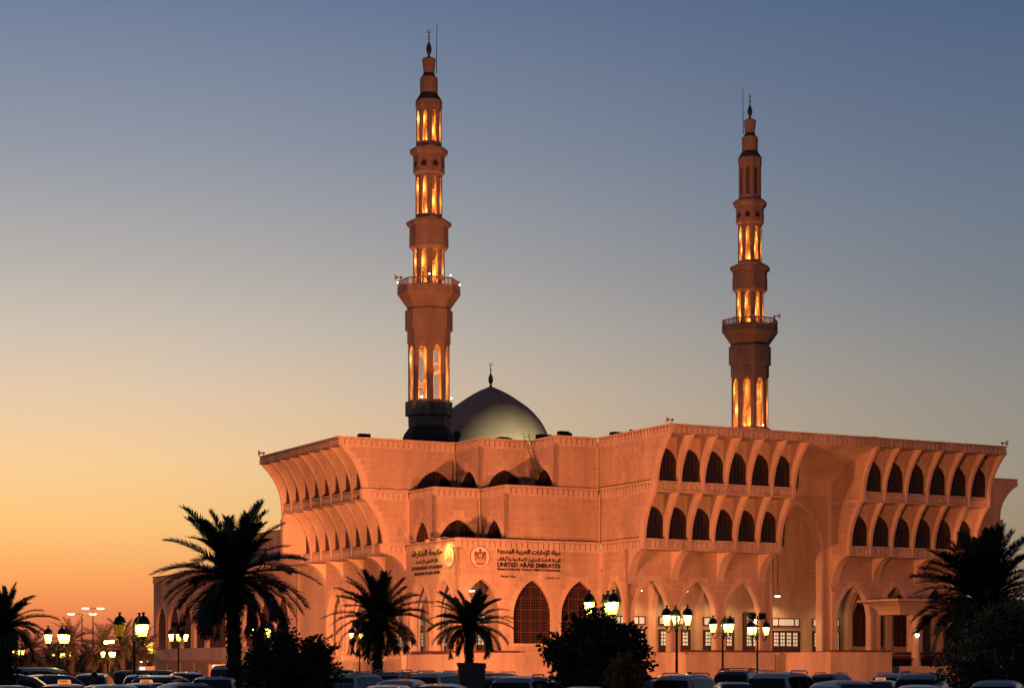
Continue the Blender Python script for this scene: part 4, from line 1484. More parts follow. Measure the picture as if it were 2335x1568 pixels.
# ------------------------------------------------------------------ pendant lamps in the arcades
def pendant(a, b, z, ceil, label, e=60, s=1.0):
    p = M0 @ Vector((a, b, z))
    t = empty('pendant_lamp', p, 0, label, 'lamp', 'arcade pendant lamps')
    mb = MB(); mb.lathe([(0.08, 0.55), (0.1, 0.3), (0.34, 0.1), (0.38, 0.0), (0.33, 0.0), (0.1, 0.25)], 14); mb.build('shade', PODIUM, t, smooth=40)
    mb = MB(); mb.lathe([(0.30, 0.0), (0.26, -0.07), (0.05, -0.1)], 12); mb.build('diffuser', WHITELAMP, t, smooth=60)
    mb = MB(); mb.tube([(0, 0, 0.5), (0, 0, ceil - z)], 0.02, 4); mb.build('cord', BLACK, t)
    spot('pendant_light', p + Vector((0, 0, -0.15)), p + Vector((0, 0, -3)), e, (1.0, 0.50, 0.17), 150, 0.15, blend=0.5)


for i in range(3):
    pendant(LA / 3 * i + 2.65, 9.6, 9.35, 11.2, 'pendant lamp hanging in arch %s of the right arcade' % ('one', 'two', 'three')[i], 640)
pendant(LA + 3.4, 9.9, 9.1, 18.2, 'pendant lamp on a long cord in the tall entrance arch', 950)
pendant(LA + RA + 2.6, 9.8, 9.2, 11.2, 'pendant lamp in the arcade arch above the open lit door', 200)
pendant(-12.6, 14.5, 9.2, 11.2, 'pendant lamp seen in the office corner arch beside the falcon emblem', 200)
pendant(-12.6, 17.0, 9.2, 11.2, 'pendant lamp in the left arcade arch under the bright emblem', 200)
pendant(-12.6, 21.8, 9.2, 11.2, 'pendant lamp in the left arcade arch under the left lettering', 200)
pendant(-12.6, 37.0, 9.2, 11.2, 'pendant lamp deep in the left arcade behind the palms', 200)

# ------------------------------------------------------------------ street lamps with three lanterns
def lantern_meshes():
    mb = MB()
    mb.lathe([(0.05, 0.0), (0.07, 0.08), (0.16, 0.12), (0.165, 0.15), (0.12, 0.16)], 12)
    for k in range(6):
        a = 2 * PI * k / 6
        mb.tube([(0.15 * math.cos(a), 0.15 * math.sin(a), 0.14), (0.262 * math.cos(a), 0.262 * math.sin(a), 0.72)], 0.014, 4)
    mb.lathe([(0.27, 0.70), (0.30, 0.72), (0.31, 0.80), (0.28, 0.83), (0.25, 0.95), (0.17, 1.05), (0.08, 1.1), (0.05, 1.14), (0.05, 1.19), (0.10, 1.27), (0.08, 1.27)], 14)
    fr = mb.mesh('lantern', GREENIRON, 200)
    mb = MB()
    n = 6
    v = [(0.145 * math.cos(2 * PI * k / n), 0.145 * math.sin(2 * PI * k / n), 0.15) for k in range(n)] + [(0.258 * math.cos(2 * PI * k / n), 0.258 * math.sin(2 * PI * k / n), 0.71) for k in range(n)]
    mb.add(v, [(k, (k + 1) % n, n + (k + 1) % n, n + k) for k in range(n)])
    gl_ = mb.mesh('glass', GLASSLIT)
    g2 = mb.mesh('glass', GLASSOFF)
    mb = MB(); mb.lathe([(0.01, 0.40), (0.09, 0.46), (0.115, 0.56), (0.07, 0.68), (0.02, 0.7)], 10)
    return fr, gl_, g2, mb.mesh('bulb', BULB, True)


LFR, LGL, LGO, LBU = lantern_meshes()
mb = MB()
mb.lathe([(0.24, 0), (0.24, 0.2), (0.17, 0.3), (0.19, 0.7), (0.14, 0.9), (0.17, 0.95), (0.085, 1.05), (0.07, 2.6), (0.06, 3.55), (0.10, 3.6), (0.11, 3.7), (0.07, 3.78), (0.09, 3.95), (0.07, 4.1), (0.10, 4.2), (0.06, 4.3), (0.09, 4.4), (0.05, 4.5), (0.065, 4.58), (0.02, 4.68)], 12)
LPOLE = mb.mesh('pole', GREENIRON, 200)
mb = MB()
pts = []
for (r, z) in ((0.05, 3.72), (0.14, 3.92), (0.24, 3.97), (0.32, 3.86), (0.38, 3.68), (0.48, 3.52), (0.60, 3.50), (0.66, 3.60), (0.66, 3.76)):
    pts.append((r, 0, z))
mb.tube(pts, 0.03, 6)
mb.tube([(0.3, 0, 3.86), (0.22, 0, 3.78), (0.26, 0, 3.7), (0.33, 0, 3.74)], 0.02, 5)
mb.tube([(0.60, 0, 3.5), (0.56, 0, 3.6), (0.5, 0, 3.58)], 0.018, 5)
LARM = mb.mesh('arm', GREENIRON, 50)
LAMPS = []


def street_lamp(x, D, ytop, rot, label, lit=(1, 1, 1), floods=(), s=None):
    """ytop: image height of the lantern tops (nominal 5.0 m)"""
    p = at(x, 1525, D); p.z = 0
    ztop = EYE + (YH - ytop) / F * D
    t = empty('street_lamp', p, math.radians(rot), label, 'street lamp', 'three-armed street lamps')
    s = s or 0.93
    dz = ztop - 5.0 * s
    sc = Matrix.Diagonal((s, s, s, 1))
    link('pole', LPOLE, t, Matrix.Translation((0, 0, 0)) @ Matrix.Diagonal((s, s, (3.7 * s + dz) / 3.7, 1)))
    for k in range(3):
        a = math.radians(120 * k)
        R = Matrix.Rotation(a, 4, 'Z')
        link('arm', LARM, t, Matrix.Translation((0, 0, dz)) @ R @ sc)
        l = link('lantern', LFR, t, Matrix.Translation((0, 0, dz)) @ R @ Matrix.Translation((0.66 * s, 0, 3.74 * s)) @ sc)
        link('glass', LGL if lit[k] else LGO, l)
        if lit[k]: link('bulb', LBU, l)
    for (fx, fy, fz, aim) in floods:
        mb = MB(); mb.box((-0.24, -0.12, -0.18), (0.24, 0.12, 0.18))
        q = Matrix.Rotation(-math.radians(rot), 4, 'Z') @ Matrix.Translation((fx, fy, 0))
        m4 = Matrix.Translation((0, 0, ztop + fz)) @ q @ Matrix.Rotation(aim, 4, 'Z')
        fo = mb.build('floodlight', BLACK, t, matrix=m4 @ Matrix.Rotation(0.35, 4, 'X'))
        mb = MB(); mb.box((-0.21, 0.121, -0.15), (0.21, 0.135, 0.15)); mb.build('lamp_face', SODIUM, fo)
    if floods:
        mb = MB(); mb.tube([(0, 0, 4.5 * s + dz), (0, 0, ztop + 0.25)], 0.045, 6)
        mb.tube([Matrix.Rotation(-math.radians(rot), 4, 'Z') @ Vector((-0.4, 0, ztop + 0.05)), Matrix.Rotation(-math.radians(rot), 4, 'Z') @ Vector((0.4, 0, ztop + 0.05))], 0.04, 5)
        mb.build('floodlight_bracket', BLACK, t)
    LAMPS.append(t)
    return t


BK = lambda *a: ((-0.35, 0.1, 0.25, a[0]), (0.35, 0.1, 0.25, a[1]))
street_lamp(306, 92, 1396, 200, 'street lamp left of the big palm with one of its lanterns unlit', (0, 1, 1), s=1.0)
street_lamp(407, 150, 1430, 40, 'street lamp with floodlights before the annex arches, left of big palm', floods=BK(0.3, -0.3))
street_lamp(601, 122, 1414, 75, 'street lamp rising behind the round dark tree right of the big palm')
street_lamp(820, 157, 1428, 170, 'street lamp with floodlights behind the second palm', floods=BK(0.3, -0.4))
street_lamp(1376, 84, 1345, 70, 'largest street lamp, behind the dark tree in the middle')
street_lamp(1543, 102, 1380, 90, 'street lamp with its middle lantern unlit, right of the dark tree', (1, 1, 1))
street_lamp(1648, 121, 1403, 72, 'middle street lamp of the three in front of the right arcade')
street_lamp(1727, 133, 1412, 95, 'street lamp with two black floodlights on top before the entrance', floods=BK(0.35, -0.2))
street_lamp(134, 116, 1426, 60, 'large bright street lamp at left among the distant palms')
street_lamp(126, 250, 1480, 20, 'smallest street lamp at the far left behind the parked cars')
street_lamp(158, 215, 1477, 80, 'small street lamp just right of the large bright one at left')
street_lamp(249, 195, 1474, 60, 'distant street lamp with two glaring orange floodlights between far palms', floods=((-0.25, -0.1, 0.4, PI), (0.3, -0.1, 0.45, PI)))
street_lamp(41, 210, 1470, 100, 'distant street lamp with one orange floodlight at the left edge', floods=((-0.2, -0.1, 0.55, PI),))


def mast(x, D, ytop, w, label):
    p = at(x, 1525, D); p.z = 0
    zt = EYE + (YH - ytop) / F * D
    t = empty('light_mast', p, 0.2, label, 'light mast', 'tall twin-headed light masts')
    mb = MB(); mb.tube([(0, 0, 0), (0, 0, zt)], [0.16, 0.09], 8); mb.build('pole', PIPE, t, smooth=50)
    for s in (-1, 1):
        mb = MB(); mb.tube([(0, 0, zt), (s * w, 0, zt + 0.15)], 0.06, 5); mb.build('arm', PIPE, t)
        mb = MB(); mb.lathe([(0.05, 0.16), (0.3, 0.1), (0.36, 0.0)], 10); h = mb.build('lamp_head', PIPE, t, matrix=Matrix.Translation((s * w, 0, zt + 0.1)) @ Matrix.Diagonal((1.7, 1, 1, 1)))
        mb = MB(); mb.lathe([(0.33, 0.0), (0.25, -0.14), (0.05, -0.2)], 10); mb.build('lens', SODIUM, h, smooth=60)


mast(187, 300, 1400, 1.6, 'nearer-looking tall light mast with separate glowing heads, left horizon')
mast(212, 300, 1387, 1.1, 'taller of the two glowing light masts on the left horizon')

# floodlights that light the building (their housings ride on the street lamps)
def flood(x, D, y, tgt, e, angle=120, col=ORANGE):
    p = at(x, y, D)
    spot('floodlight_beam', p + Vector((0, 0.5, 0.1)), tgt, e, col, angle, 0.45)


unseen_wing_lamp = street_lamp(2405, 140, 1412, 30, 'unseen street lamp with floodlights, added to light the rear wing', floods=BK(0.1, -0.2))  # stands outside the frame, added to light the rear wing
flood(2405, 140, 1408, M0 @ Vector((62, 25.6, 17)), 120000, 15)  # narrow beam of the added lamp onto the rear wing
flood(820, 157, 1424, (-6, 186, 11), 64000, 160)
flood(1727, 133, 1408, (20, 184, 9), 86000, 150)
flood(407, 150, 1426, (-36, 246, 4), 260000, 42)
flood(407, 150, 1426, (-20, 210, 10), 20000, 120)

# ------------------------------------------------------------------ date palms
FROND = mat('date_palm_frond', (0.045, 0.05, 0.026), 0.6, 0.4, 3)
TRUNK = mat('palm_trunk_bark', (0.055, 0.042, 0.03), 0.95, 0.45, 6, 0.6)
LEAF = mat('dark_leaf', (0.045, 0.055, 0.022), 0.6, 0.5, 2)
LEAF2 = mat('pale_shrub_leaf', (0.26, 0.21, 0.08), 0.6, 0.5, 1.2)
LEAF3 = mat('weeping_shrub_leaf', (0.26, 0.15, 0.05), 0.65, 0.5, 2)
BARK = mat('tree_bark', (0.05, 0.04, 0.03), 0.95, 0.3, 6)


def frond_mesh(L, elev, droop, seed, n=80, leaf=0.42):
    """one pinnate frond, leaving the origin along +X at the given elevation and bending down"""
    rnd = random.Random(seed)
    mb = MB()
    pts = []
    x = z = 0.0
    y = 0.0
    a = math.radians(elev)
    K_ = 14
    tw = rnd.uniform(-0.25, 0.25)
    for i in range(K_ + 1):
        pts.append(Vector((x, y, z)))
        s = L / K_
        x += math.cos(a) * s; z += math.sin(a) * s; y += tw * s * i / K_
        a -= math.radians(droop) * (0.35 + 1.3 * i / K_) / K_
    mb.tube(pts, [0.035 * (1 - 0.85 * i / K_) * L / 2.9 + 0.004 for i in range(K_ + 1)], 4)
    for i in range(n):
        f = 0.16 + 0.84 * (i + rnd.random() * 0.6) / n
        q = min(f, 0.999) * K_
        k = int(q)
        p = pts[k].lerp(pts[k + 1], q - k)
        t = (pts[k + 1] - pts[k]).normalized()
        up = Vector((0, 0, 1))
        sd = t.cross(up)
        sd = sd.normalized() if sd.length > 0.05 else Vector((0, 1, 0))
        nn = sd.cross(t).normalized()
        ll = leaf * L / 2.9 * (math.sin(PI * min(1, 0.20 + f * 0.70)) ** 0.6) * rnd.uniform(0.8, 1.1)
        for s in (-1, 1):
            fw = 0.75 + 0.5 * f + rnd.uniform(-0.15, 0.15)
            dirv = (sd * s + t * fw + nn * rnd.uniform(0.05, 0.6) - up * rnd.uniform(0, 0.15)).normalized()
            w = 0.013 * L / 2.9 + 0.004
            side = dirv.cross(nn).normalized() * w
            m = p + dirv * ll * 0.45
            e_ = p + dirv * ll + Vector((0, 0, -0.05 * ll))
            mb.add([p - side * 0.5, p + side * 0.5, m + side, m - side, e_], [(0, 1, 2, 3), (3, 2, 4)])
    return mb.mesh('frond', FROND)


def palm(x, ycrown, D, L, label, seed, nf=46, trunk_d=0.5, lean=0.0, dens=125, leaf=0.46, simple=False, min_el=-38, xb=None):
    rnd = random.Random(seed)
    c = at(x, ycrown, D)
    xb = x if xb is None else xb
    b = at(xb, 1525, D); b.z = 0
    t = empty('date_palm', b, 0, label, 'palm tree', 'date palms')
    top = c - b
    # trunk with the stubs of cut leaves
    mb = MB()
    n = 10
    H = top.z
    K_ = 26
    pts = [Vector((top.x * (i / K_) ** 1.3, 0, H * i / K_)) for i in range(K_ + 1)]
    rs = [trunk_d / 2 * (1.12 if i % 2 else 0.94) * (1.15 - 0.2 * min(1, i / K_ * 2)) for i in range(K_ + 1)]
    rs[-1] = rs[-2] = trunk_d * 0.66
    rs[-3] = trunk_d * 0.6
    mb.tube(pts, rs, n)
    if not simple:
        for i in range(3, K_ * 5):
            zz = H * i / (K_ * 5)
            a = i * 2.4
            r = trunk_d / 2 * 1.02
            p = Vector((top.x * (zz / H) ** 1.3 + r * math.cos(a), r * math.sin(a), zz))
            o = Vector((math.cos(a), math.sin(a), 0))
            s_ = Vector((-o.y, o.x, 0)) * 0.08
            mb.add([p - s_ - Vector((0, 0, .06)), p + s_ - Vector((0, 0, .06)), p + o * 0.07 + Vector((0, 0, 0.07)), p - s_ * 0.3 + Vector((0, 0, .1))], [(0, 1, 2), (0, 2, 3), (1, 3, 2)])
    mb.build('trunk', TRUNK, t)
    if simple:
        pass
    else:
        mb = MB()
        for i in range(40):
            a = rnd.uniform(0, 2 * PI)
            z0 = rnd.uniform(-0.45, 0.15)
            o = Vector((math.cos(a), math.sin(a), 0))
            p = top + o * trunk_d * 0.45 + Vector((0, 0, z0))
            mb.tube([p, p + o * 0.16 + Vector((0, 0, 0.2)), p + o * 0.26 + Vector((0, 0, 0.45))], [0.06, 0.045, 0.02], 4)
        mb.build('leaf_bases', TRUNK, t)
    var = []
    NV = 12 if not simple else 6
    for i in range(NV):
        f = (i + 0.5) / NV
        el = 84 - (84 - min_el) * f
        var.append(frond_mesh(L * (0.86 + 0.2 * math.sin(PI * f)), el, 22 + 62 * f ** 0.8, seed * 31 + i, dens, leaf))
    for i in range(nf):
        f = (i + 0.5) / nf
        k = min(NV - 1, int((f ** 0.95) * NV))
        a = i * 2.39996 + rnd.uniform(-0.25, 0.25)
        s = rnd.uniform(0.8, 1.06)
        link('frond', var[k], t, Matrix.Translation(top + Vector((0, 0, 0.1 * (1 - f)))) @ Matrix.Rotation(a, 4, 'Z') @ Matrix.Rotation(rnd.uniform(-0.14, 0.18), 4, 'Y') @ Matrix.Rotation(rnd.uniform(-0.3, 0.3), 4, 'X') @ Matrix.Diagonal((s, s, s, 1)))
    return t


palm(530, 1318, 70, 3.0, 'biggest date palm, silhouetted against the sunset in front of the annex', 3, 64, 0.48, xb=536, leaf=0.52)
palm(864, 1414, 92, 2.5, 'date palm before the left arcade, second largest', 5, 58, 0.46, xb=858, leaf=0.58)
palm(1070, 1427, 100, 2.25, 'smallest near date palm, rising behind the utility box', 8, 48, 0.42, min_el=-30, leaf=0.58)
palm(2248, 1372, 80, 3.25, 'dense date palm at the right edge behind the flowering shrub', 11, 84, 0.6, leaf=0.58, dens=130)
palm(12, 1428, 110, 2.75, 'date palm cut by the left edge of the picture', 13, 50, 0.5, leaf=0.5)
for i, (x, y, D, L, lab) in enumerate(((165, 1462, 210, 3.0, 'far palm behind the large bright street lamp at left'), (238, 1478, 200, 3.2, 'far palm behind the glaring orange floodlights'), (280, 1455, 205, 2.9, 'far palm left of the half-lit street lamp'),
                                  (330, 1478, 215, 2.8, 'far palm touching the left end of the annex'), (72, 1485, 190, 3.0, 'far palm behind the white minibus'), (120, 1500, 220, 2.6, 'far low palm above the smallest street lamp'), (203, 1500, 230, 2.6, 'far low palm under the tall light masts'), (300, 1498, 240, 2.8, 'far low palm behind the half-lit street lamp pole'))):
    palm(x, y, D, L, lab, 40 + i, 34, 0.5, simple=True, dens=40, leaf=0.62, min_el=-50)


# ------------------------------------------------------------------ broad-leaved trees and shrubs
def shrub(name, x, ytop, D, wid, label, seed, nleaf=9000, leaf=0.13, m=LEAF, cat='tree', droop=0.0, ybot=None, zmin=0.5, trunkh=0.7, clumps=70, flat=1.0, m2=None):
    rnd = random.Random(seed)
    p = at(x, 1525, D); p.z = 0
    t = empty(name, p, 0, label, cat)
    ztop = EYE + (YH - ytop) / F * D
    rx = wid / F * D / 2
    rz = (ztop - zmin) / 2
    zc = zmin + rz
    mb = MB()
    cl = []
    for i in range(clumps):
        while True:
            q = Vector((rnd.uniform(-1, 1), rnd.uniform(-1, 1), rnd.uniform(-1, 1)))
            if 0.25 < q.length < 1: break
        q = q.normalized() * (0.45 + 0.56 * rnd.random() ** 0.6)
        cl.append((Vector((q.x * rx, q.y * rx * flat, zc + q.z * rz)), rnd.uniform(0.10, 0.34) * (rx + rz) / 2))
    mb.tube([(0, 0, 0), (0.05, 0, zmin * 0.6), (0, 0.05, zc * 0.7)], [0.14, 0.1, 0.07], 7)
    for (c, r) in cl[:26]:
        mb.tube([(0, 0, zmin * 0.4 + rnd.random() * 0.4), (c.x * 0.45, c.y * 0.45, zmin + (c.z - zmin) * 0.5), c], [0.06, 0.035, 0.012], 5)
    mb.build('trunk', BARK, t)
    mb = MB()
    for i in range(nleaf):
        ci = rnd.randrange(clumps)
        c, r = cl[ci]
        d = Vector((rnd.gauss(0, 1), rnd.gauss(0, 1), rnd.gauss(0, 1))).normalized()
        q = c + d * r * rnd.uniform(0.4, 1.12)
        if q.z < zmin * 0.55: continue
        a = (d + Vector((rnd.uniform(-.8, .8), rnd.uniform(-.8, .8), rnd.uniform(-.8, .8) - droop))).normalized()
        b = a.cross(Vector((rnd.uniform(-1, 1), rnd.uniform(-1, 1), rnd.uniform(-1, 1)))).normalized()
        ll = leaf * rnd.uniform(0.6, 1.3)
        w = ll * (0.3 if not droop else 0.18)
        mi = 1 if (m2 and ci % 5 < 2 and d.z > -0.4 and rnd.random() < 0.8) else 0
        mb.add([q, q + a * ll * 0.5 + b * w, q + a * ll, q + a * ll * 0.5 - b * w], [(0, 1, 2, 3)], mi)
    for i in range(46):                                   # loose shoots that break the outline
        c, r = cl[rnd.randrange(clumps)]
        o_ = (c - Vector((0, 0, zc)))
        if o_.length < 0.4 * min(rx, rz): continue
        dd = (o_.normalized() + Vector((rnd.uniform(-.4, .4), rnd.uniform(-.4, .4), rnd.uniform(-.2, .5) - droop * 0.3))).normalized()
        ln = rnd.uniform(0.5, 1.0) * 0.42 * min(rx, rz) + r * 0.7
        for k in range(22):
            q = c + dd * ln * (0.3 + 0.7 * k / 21)
            a = (dd + Vector((rnd.uniform(-1, 1), rnd.uniform(-1, 1), rnd.uniform(-1, 1)))).normalized()
            b = a.cross(Vector((rnd.uniform(-1, 1), rnd.uniform(-1, 1), 0.3))).normalized()
            ll = leaf * rnd.uniform(0.6, 1.2)
            mb.add([q, q + a * ll * 0.5 + b * ll * 0.24, q + a * ll, q + a * ll * 0.5 - b * ll * 0.24], [(0, 1, 2, 3)], 0)
    o = mb.build('crown', [m, m2] if m2 else m, t)
    return t


shrub('round_tree', 662, 1452, 78, 215, 'round dark tree just right of the biggest palm trunk', 21, 15000, 0.17, zmin=0.75)
shrub('broad_tree', 1362, 1408, 72, 225, 'broad dark tree in the middle hiding a lamp pole', 22, 20000, 0.17, zmin=0.55, clumps=90)
shrub('weeping_shrub', 1425, 1486, 60, 84, 'small weeping brownish shrub in front of the broad dark tree', 23, 6000, 0.16, LEAF3, 'shrub', 1.6, zmin=0.5, clumps=40)
shrub('flowering_shrub', 2275, 1388, 66, 250, 'shrub with pale leaf tips at the lower right corner', 24, 22000, 0.12, LEAF, 'shrub', zmin=0.4, clumps=110, m2=LEAF2)
shrub('clipped_shrub', 4, 1462, 60, 52, 'dark shrub cut by the lower left corner', 25, 6000, 0.1, LEAF, 'shrub', zmin=0.4)
for i, (x, y, w, D, lab) in enumerate(((95, 1484, 150, 260, 'left'), (195, 1494, 140, 280, 'middle'), (305, 1486, 130, 270, 'right'))):
    shrub('far_tree', x, y, D, w, 'far dark tree mass on the ' + lab + ' below the distant palms', 60 + i, 3500, 0.45, LEAF, zmin=0.8, clumps=40)

# ------------------------------------------------------------------ cars
TYRE = mat('tyre_rubber', (0.015, 0.015, 0.015), 0.9)
RIM = mat('alloy_rim', (0.45, 0.45, 0.46), 0.35, metal=0.8)
CARGLASS = mat('tinted_car_glass', (0.012, 0.013, 0.015), 0.06)
TAIL = mat('red_tail_lamp', (0.25, 0.01, 0.01), 0.25)
HEAD = mat('clear_head_lamp', (0.6, 0.6, 0.6), 0.1)
TAXI = mat('lit_taxi_sign', (0.9, 0.6, 0.3), 0.5, emit=(1.0, 0.30, 0.07), es=0.9)
PAINT = {}


def paint(col):
    if col not in PAINT:
        m = mat('car_paint_%s' % col, {'white': (0.62, 0.62, 0.60), 'silver': (0.36, 0.37, 0.39), 'black': (0.012, 0.012, 0.014), 'grey': (0.13, 0.14, 0.15), 'blue': (0.03, 0.05, 0.11), 'red': (0.16, 0.03, 0.02), 'beige': (0.42, 0.33, 0.23), 'gold': (0.26, 0.18, 0.10), 'orange': (0.40, 0.16, 0.04)}[col], 0.3)
        b = m.node_tree.nodes['Principled BSDF']
        b.inputs['Coat Weight'].default_value = 0.6
        b.inputs['Coat Roughness'].default_value = 0.08
        PAINT[col] = m
    return PAINT[col]


# side profiles (x forward, z): rear bumper ... front bumper, with belt height, roof half width, body half width, length
TYPES = {
    'suv': dict(pr=[(-2.35, .62), (-2.38, .98), (-2.33, 1.08), (-2.15, 1.58), (-1.95, 1.72), (-1.0, 1.80), (0.0, 1.78), (0.45, 1.70), (1.25, 1.10), (1.4, 1.06), (2.1, 0.98), (2.32, 0.80), (2.36, .5)], belt=1.08, hw=.93, rw=.66, wx=(-1.4, 1.42), r=.38,
                side=((-1.95, -1.05), (-0.98, -0.08), (0.0, 1.0)), rails=True),
    'sedan': dict(pr=[(-2.3, .55), (-2.32, .92), (-2.2, 1.0), (-1.75, 1.02), (-1.05, 1.38), (-0.5, 1.45), (0.1, 1.45), (0.45, 1.38), (1.2, 0.98), (1.3, 0.95), (2.0, 0.82), (2.25, 0.68), (2.3, .45)], belt=.95, hw=.9, rw=.58, wx=(-1.35, 1.38), r=.33,
                  side=((-1.35, -0.55), (-0.5, 0.15), (0.2, 0.95)), rails=False),
    'van': dict(pr=[(-2.5, .6), (-2.52, 1.1), (-2.5, 1.2), (-2.42, 1.85), (-2.25, 2.0), (-1.0, 2.05), (0.9, 2.04), (1.35, 1.95), (2.05, 1.2), (2.12, 1.12), (2.4, 1.0), (2.5, 0.8), (2.52, .5)], belt=1.16, hw=.92, rw=.76, wx=(-1.6, 1.7), r=.36,
                side=((-2.25, -1.1), (-1.0, 0.1), (0.2, 1.45)), rails=False),
    'hatch': dict(pr=[(-2.0, .55), (-2.05, .95), (-2.0, 1.02), (-1.7, 1.42), (-1.45, 1.54), (-0.6, 1.60), (0.2, 1.58), (0.5, 1.50), (1.3, 1.02), (1.4, 0.98), (1.95, 0.86), (2.1, 0.7), (2.12, .45)], belt=1.0, hw=.88, rw=.60, wx=(-1.25, 1.3), r=.33,
                  side=((-1.6, -0.85), (-0.78, 0.05), (0.12, 1.05)), rails=False),
    'pickup': dict(pr=[(-2.5, .6), (-2.52, 1.05), (-2.5, 1.08), (-0.85, 1.10), (-0.75, 1.15), (-0.62, 1.62), (-0.5, 1.72), (0.1, 1.74), (0.5, 1.68), (1.2, 1.1), (1.35, 1.06), (2.2, 0.98), (2.45, .5)], belt=1.08, hw=.9, rw=.64, wx=(-1.5, 1.5), r=.38,
                   side=((-0.55, 0.1), (0.15, 0.95)), rails=False)}
CARMESH = {}


def car_meshes(kind, col):
    key = (kind, col)
    if key in CARMESH:
        return CARMESH[key]
    T = TYPES[kind]
    top_z = max(z for _, z in T['pr'])

    def wt(z):
        if z <= T['belt']: return T['hw']
        f = (z - T['belt']) / (top_z - T['belt'])
        return T['hw'] - 0.05 - (T['hw'] - 0.05 - T['rw']) * f ** 1.15
    mb = MB()
    pr = T['pr']
    rings = []
    pts = []
    for i in range(len(pr) - 1):                       # refine the profile
        (x0, z0), (x1, z1) = pr[i], pr[i + 1]
        for k in range(3):
            pts.append((x0 + (x1 - x0) * k / 3, z0 + (z1 - z0) * k / 3))
    pts.append(pr[-1])
    for (x, zt) in pts:
        endf = 1 - 0.10 * max(0, abs(x) / abs(pr[0][0]) - 0.8) / 0.2
        zb = 0.32
        zbelt = min(T['belt'], zt - 0.02)
        w = wt(zt) * endf
        hw = T['hw'] * endf
        r = min(0.10, max(0.02, (zt - zb) * 0.1))
        half = [(hw * 0.94, zb), (hw, zb + 0.2 * (zbelt - zb)), (hw * 1.005, zb + 0.65 * (zbelt - zb)), (hw * 0.97, zbelt), ((hw * 0.97 + w) / 2 if zt > T['belt'] + .1 else min(hw * 0.97, w), (zbelt + zt - r) / 2), (w, zt - r), (w - r * 0.5, zt - r * 0.35), (w - r * 1.4, zt), (w * 0.4, zt + 0.02)]
        rings.append([(x, y, z) for y, z in half] + [(x, -y, z) for y, z in half[::-1]])
    n = len(rings[0])
    v = [p for r in rings for p in r]
    f = [(i * n + k, i * n + (k + 1) % n, (i + 1) * n + (k + 1) % n, (i + 1) * n + k) for i in range(len(rings) - 1) for k in range(n)]
    f += [tuple(range(n)), tuple(reversed(range(len(v) - n, len(v))))]
    mb.add(v, f)
    body = mb.mesh('body', paint(col), 35)
    parts = []

    def zat(x):
        for i in range(len(pr) - 1):
            (x0, z0), (x1, z1) = pr[i], pr[i + 1]
            if min(x0, x1) <= x <= max(x0, x1) and x1 != x0:
                return z0 + (z1 - z0) * (x - x0) / (x1 - x0)
        return top_z
    sw = []
    for s in (1, -1):
        for (xa, xb_) in T['side']:
            m = MB()
            pl = []
            K_ = 5
            lo, hi = [], []
            for i in range(K_ + 1):
                x = xa + (xb_ - xa) * i / K_
                ztop = min(zat(x) - 0.13, top_z - 0.16)
                zl = T['belt'] + 0.06
                if ztop < zl + 0.03: ztop = zl + 0.03
                zt = zat(x)
                W1 = wt(zt)
                def y_at(z):
                    zb_, ze = T['belt'], zt - 0.1
                    q = (z - zb_) / max(0.05, ze - zb_)
                    return T['hw'] * 0.97 + (W1 - T['hw'] * 0.97) * min(1, q) + 0.012
                lo.append((x, s * y_at(zl), zl)); hi.append((x, s * y_at(ztop), ztop))
            m.add(lo + hi, [(i, i + 1, K_ + 2 + i, K_ + 1 + i) for i in range(K_)])
            sw.append(m.mesh('side_window', CARGLASS))
    ends = []
    # rear window and windscreen lie on the sloping profile
    ridx = {'suv': (2, 3), 'sedan': (3, 4), 'van': (2, 3), 'hatch': (2, 3), 'pickup': (4, 5)}[kind]
    widx = {'suv': (7, 8), 'sedan': (7, 8), 'van': (7, 8), 'hatch': (7, 8), 'pickup': (8, 9)}[kind]
    for nm, (i, j) in (('rear_window', ridx), ('windscreen', widx)):
        (x0, z0), (x1, z1) = pr[i], pr[j]
        nx, nz = (z1 - z0), -(x1 - x0)
        if (nm == 'rear_window') == (nx > 0): nx, nz = -nx, -nz
        q = math.hypot(nx, nz)
        o = 0.028
        ox, oz = nx / q * o, nz / q * o
        a, b = 0.06, 0.98
        m = MB()
        def P_(t): return x0 + (x1 - x0) * t + ox, z0 + (z1 - z0) * t + oz
        rows = []
        for t in (a, 0.5, b):
            xx, zz = P_(t)
            w = wt(z0 + (z1 - z0) * t) - 0.10
            rows.append([(xx, -w, zz), (xx, -w * 0.5, zz + 0.004), (xx, w * 0.5, zz + 0.004), (xx, w, zz)])
        m.add([p for r_ in rows for p in r_], [(r_ * 4 + k, r_ * 4 + k + 1, r_ * 4 + k + 5, r_ * 4 + k + 4) for r_ in range(2) for k in range(3)])
        ends.append((nm, m.mesh(nm, CARGLASS)))
    wh = MB(); wh.lathe([(T['r'] * 0.55, -0.11), (T['r'] * 0.95, -0.11), (T['r'], -0.07), (T['r'], 0.07), (T['r'] * 0.95, 0.11), (T['r'] * 0.55, 0.11)], 18)
    wm = wh.mesh('wheel', TYRE, 40)
    rm_ = MB(); rm_.lathe([(0.04, -0.1), (T['r'] * 0.6, -0.115), (T['r'] * 0.6, 0.115), (0.04, 0.1)], 14)
    rim = rm_.mesh('rim', RIM, 40)
    tl = MB(); tl.box((-0.05, -0.09, -0.14), (0.04, 0.09, 0.16)); tlm = tl.mesh('tail_lamp', TAIL)
    hl = MB(); hl.box((-0.12, -0.17, -0.07), (0.05, 0.17, 0.07)); hlm = hl.mesh('head_lamp', HEAD)
    mr_ = MB(); mr_.lathe([(0.03, -0.11), (0.09, -0.09), (0.10, 0.06), (0.05, 0.1)], 8); mrm = mr_.mesh('mirror', BLACK, 50)
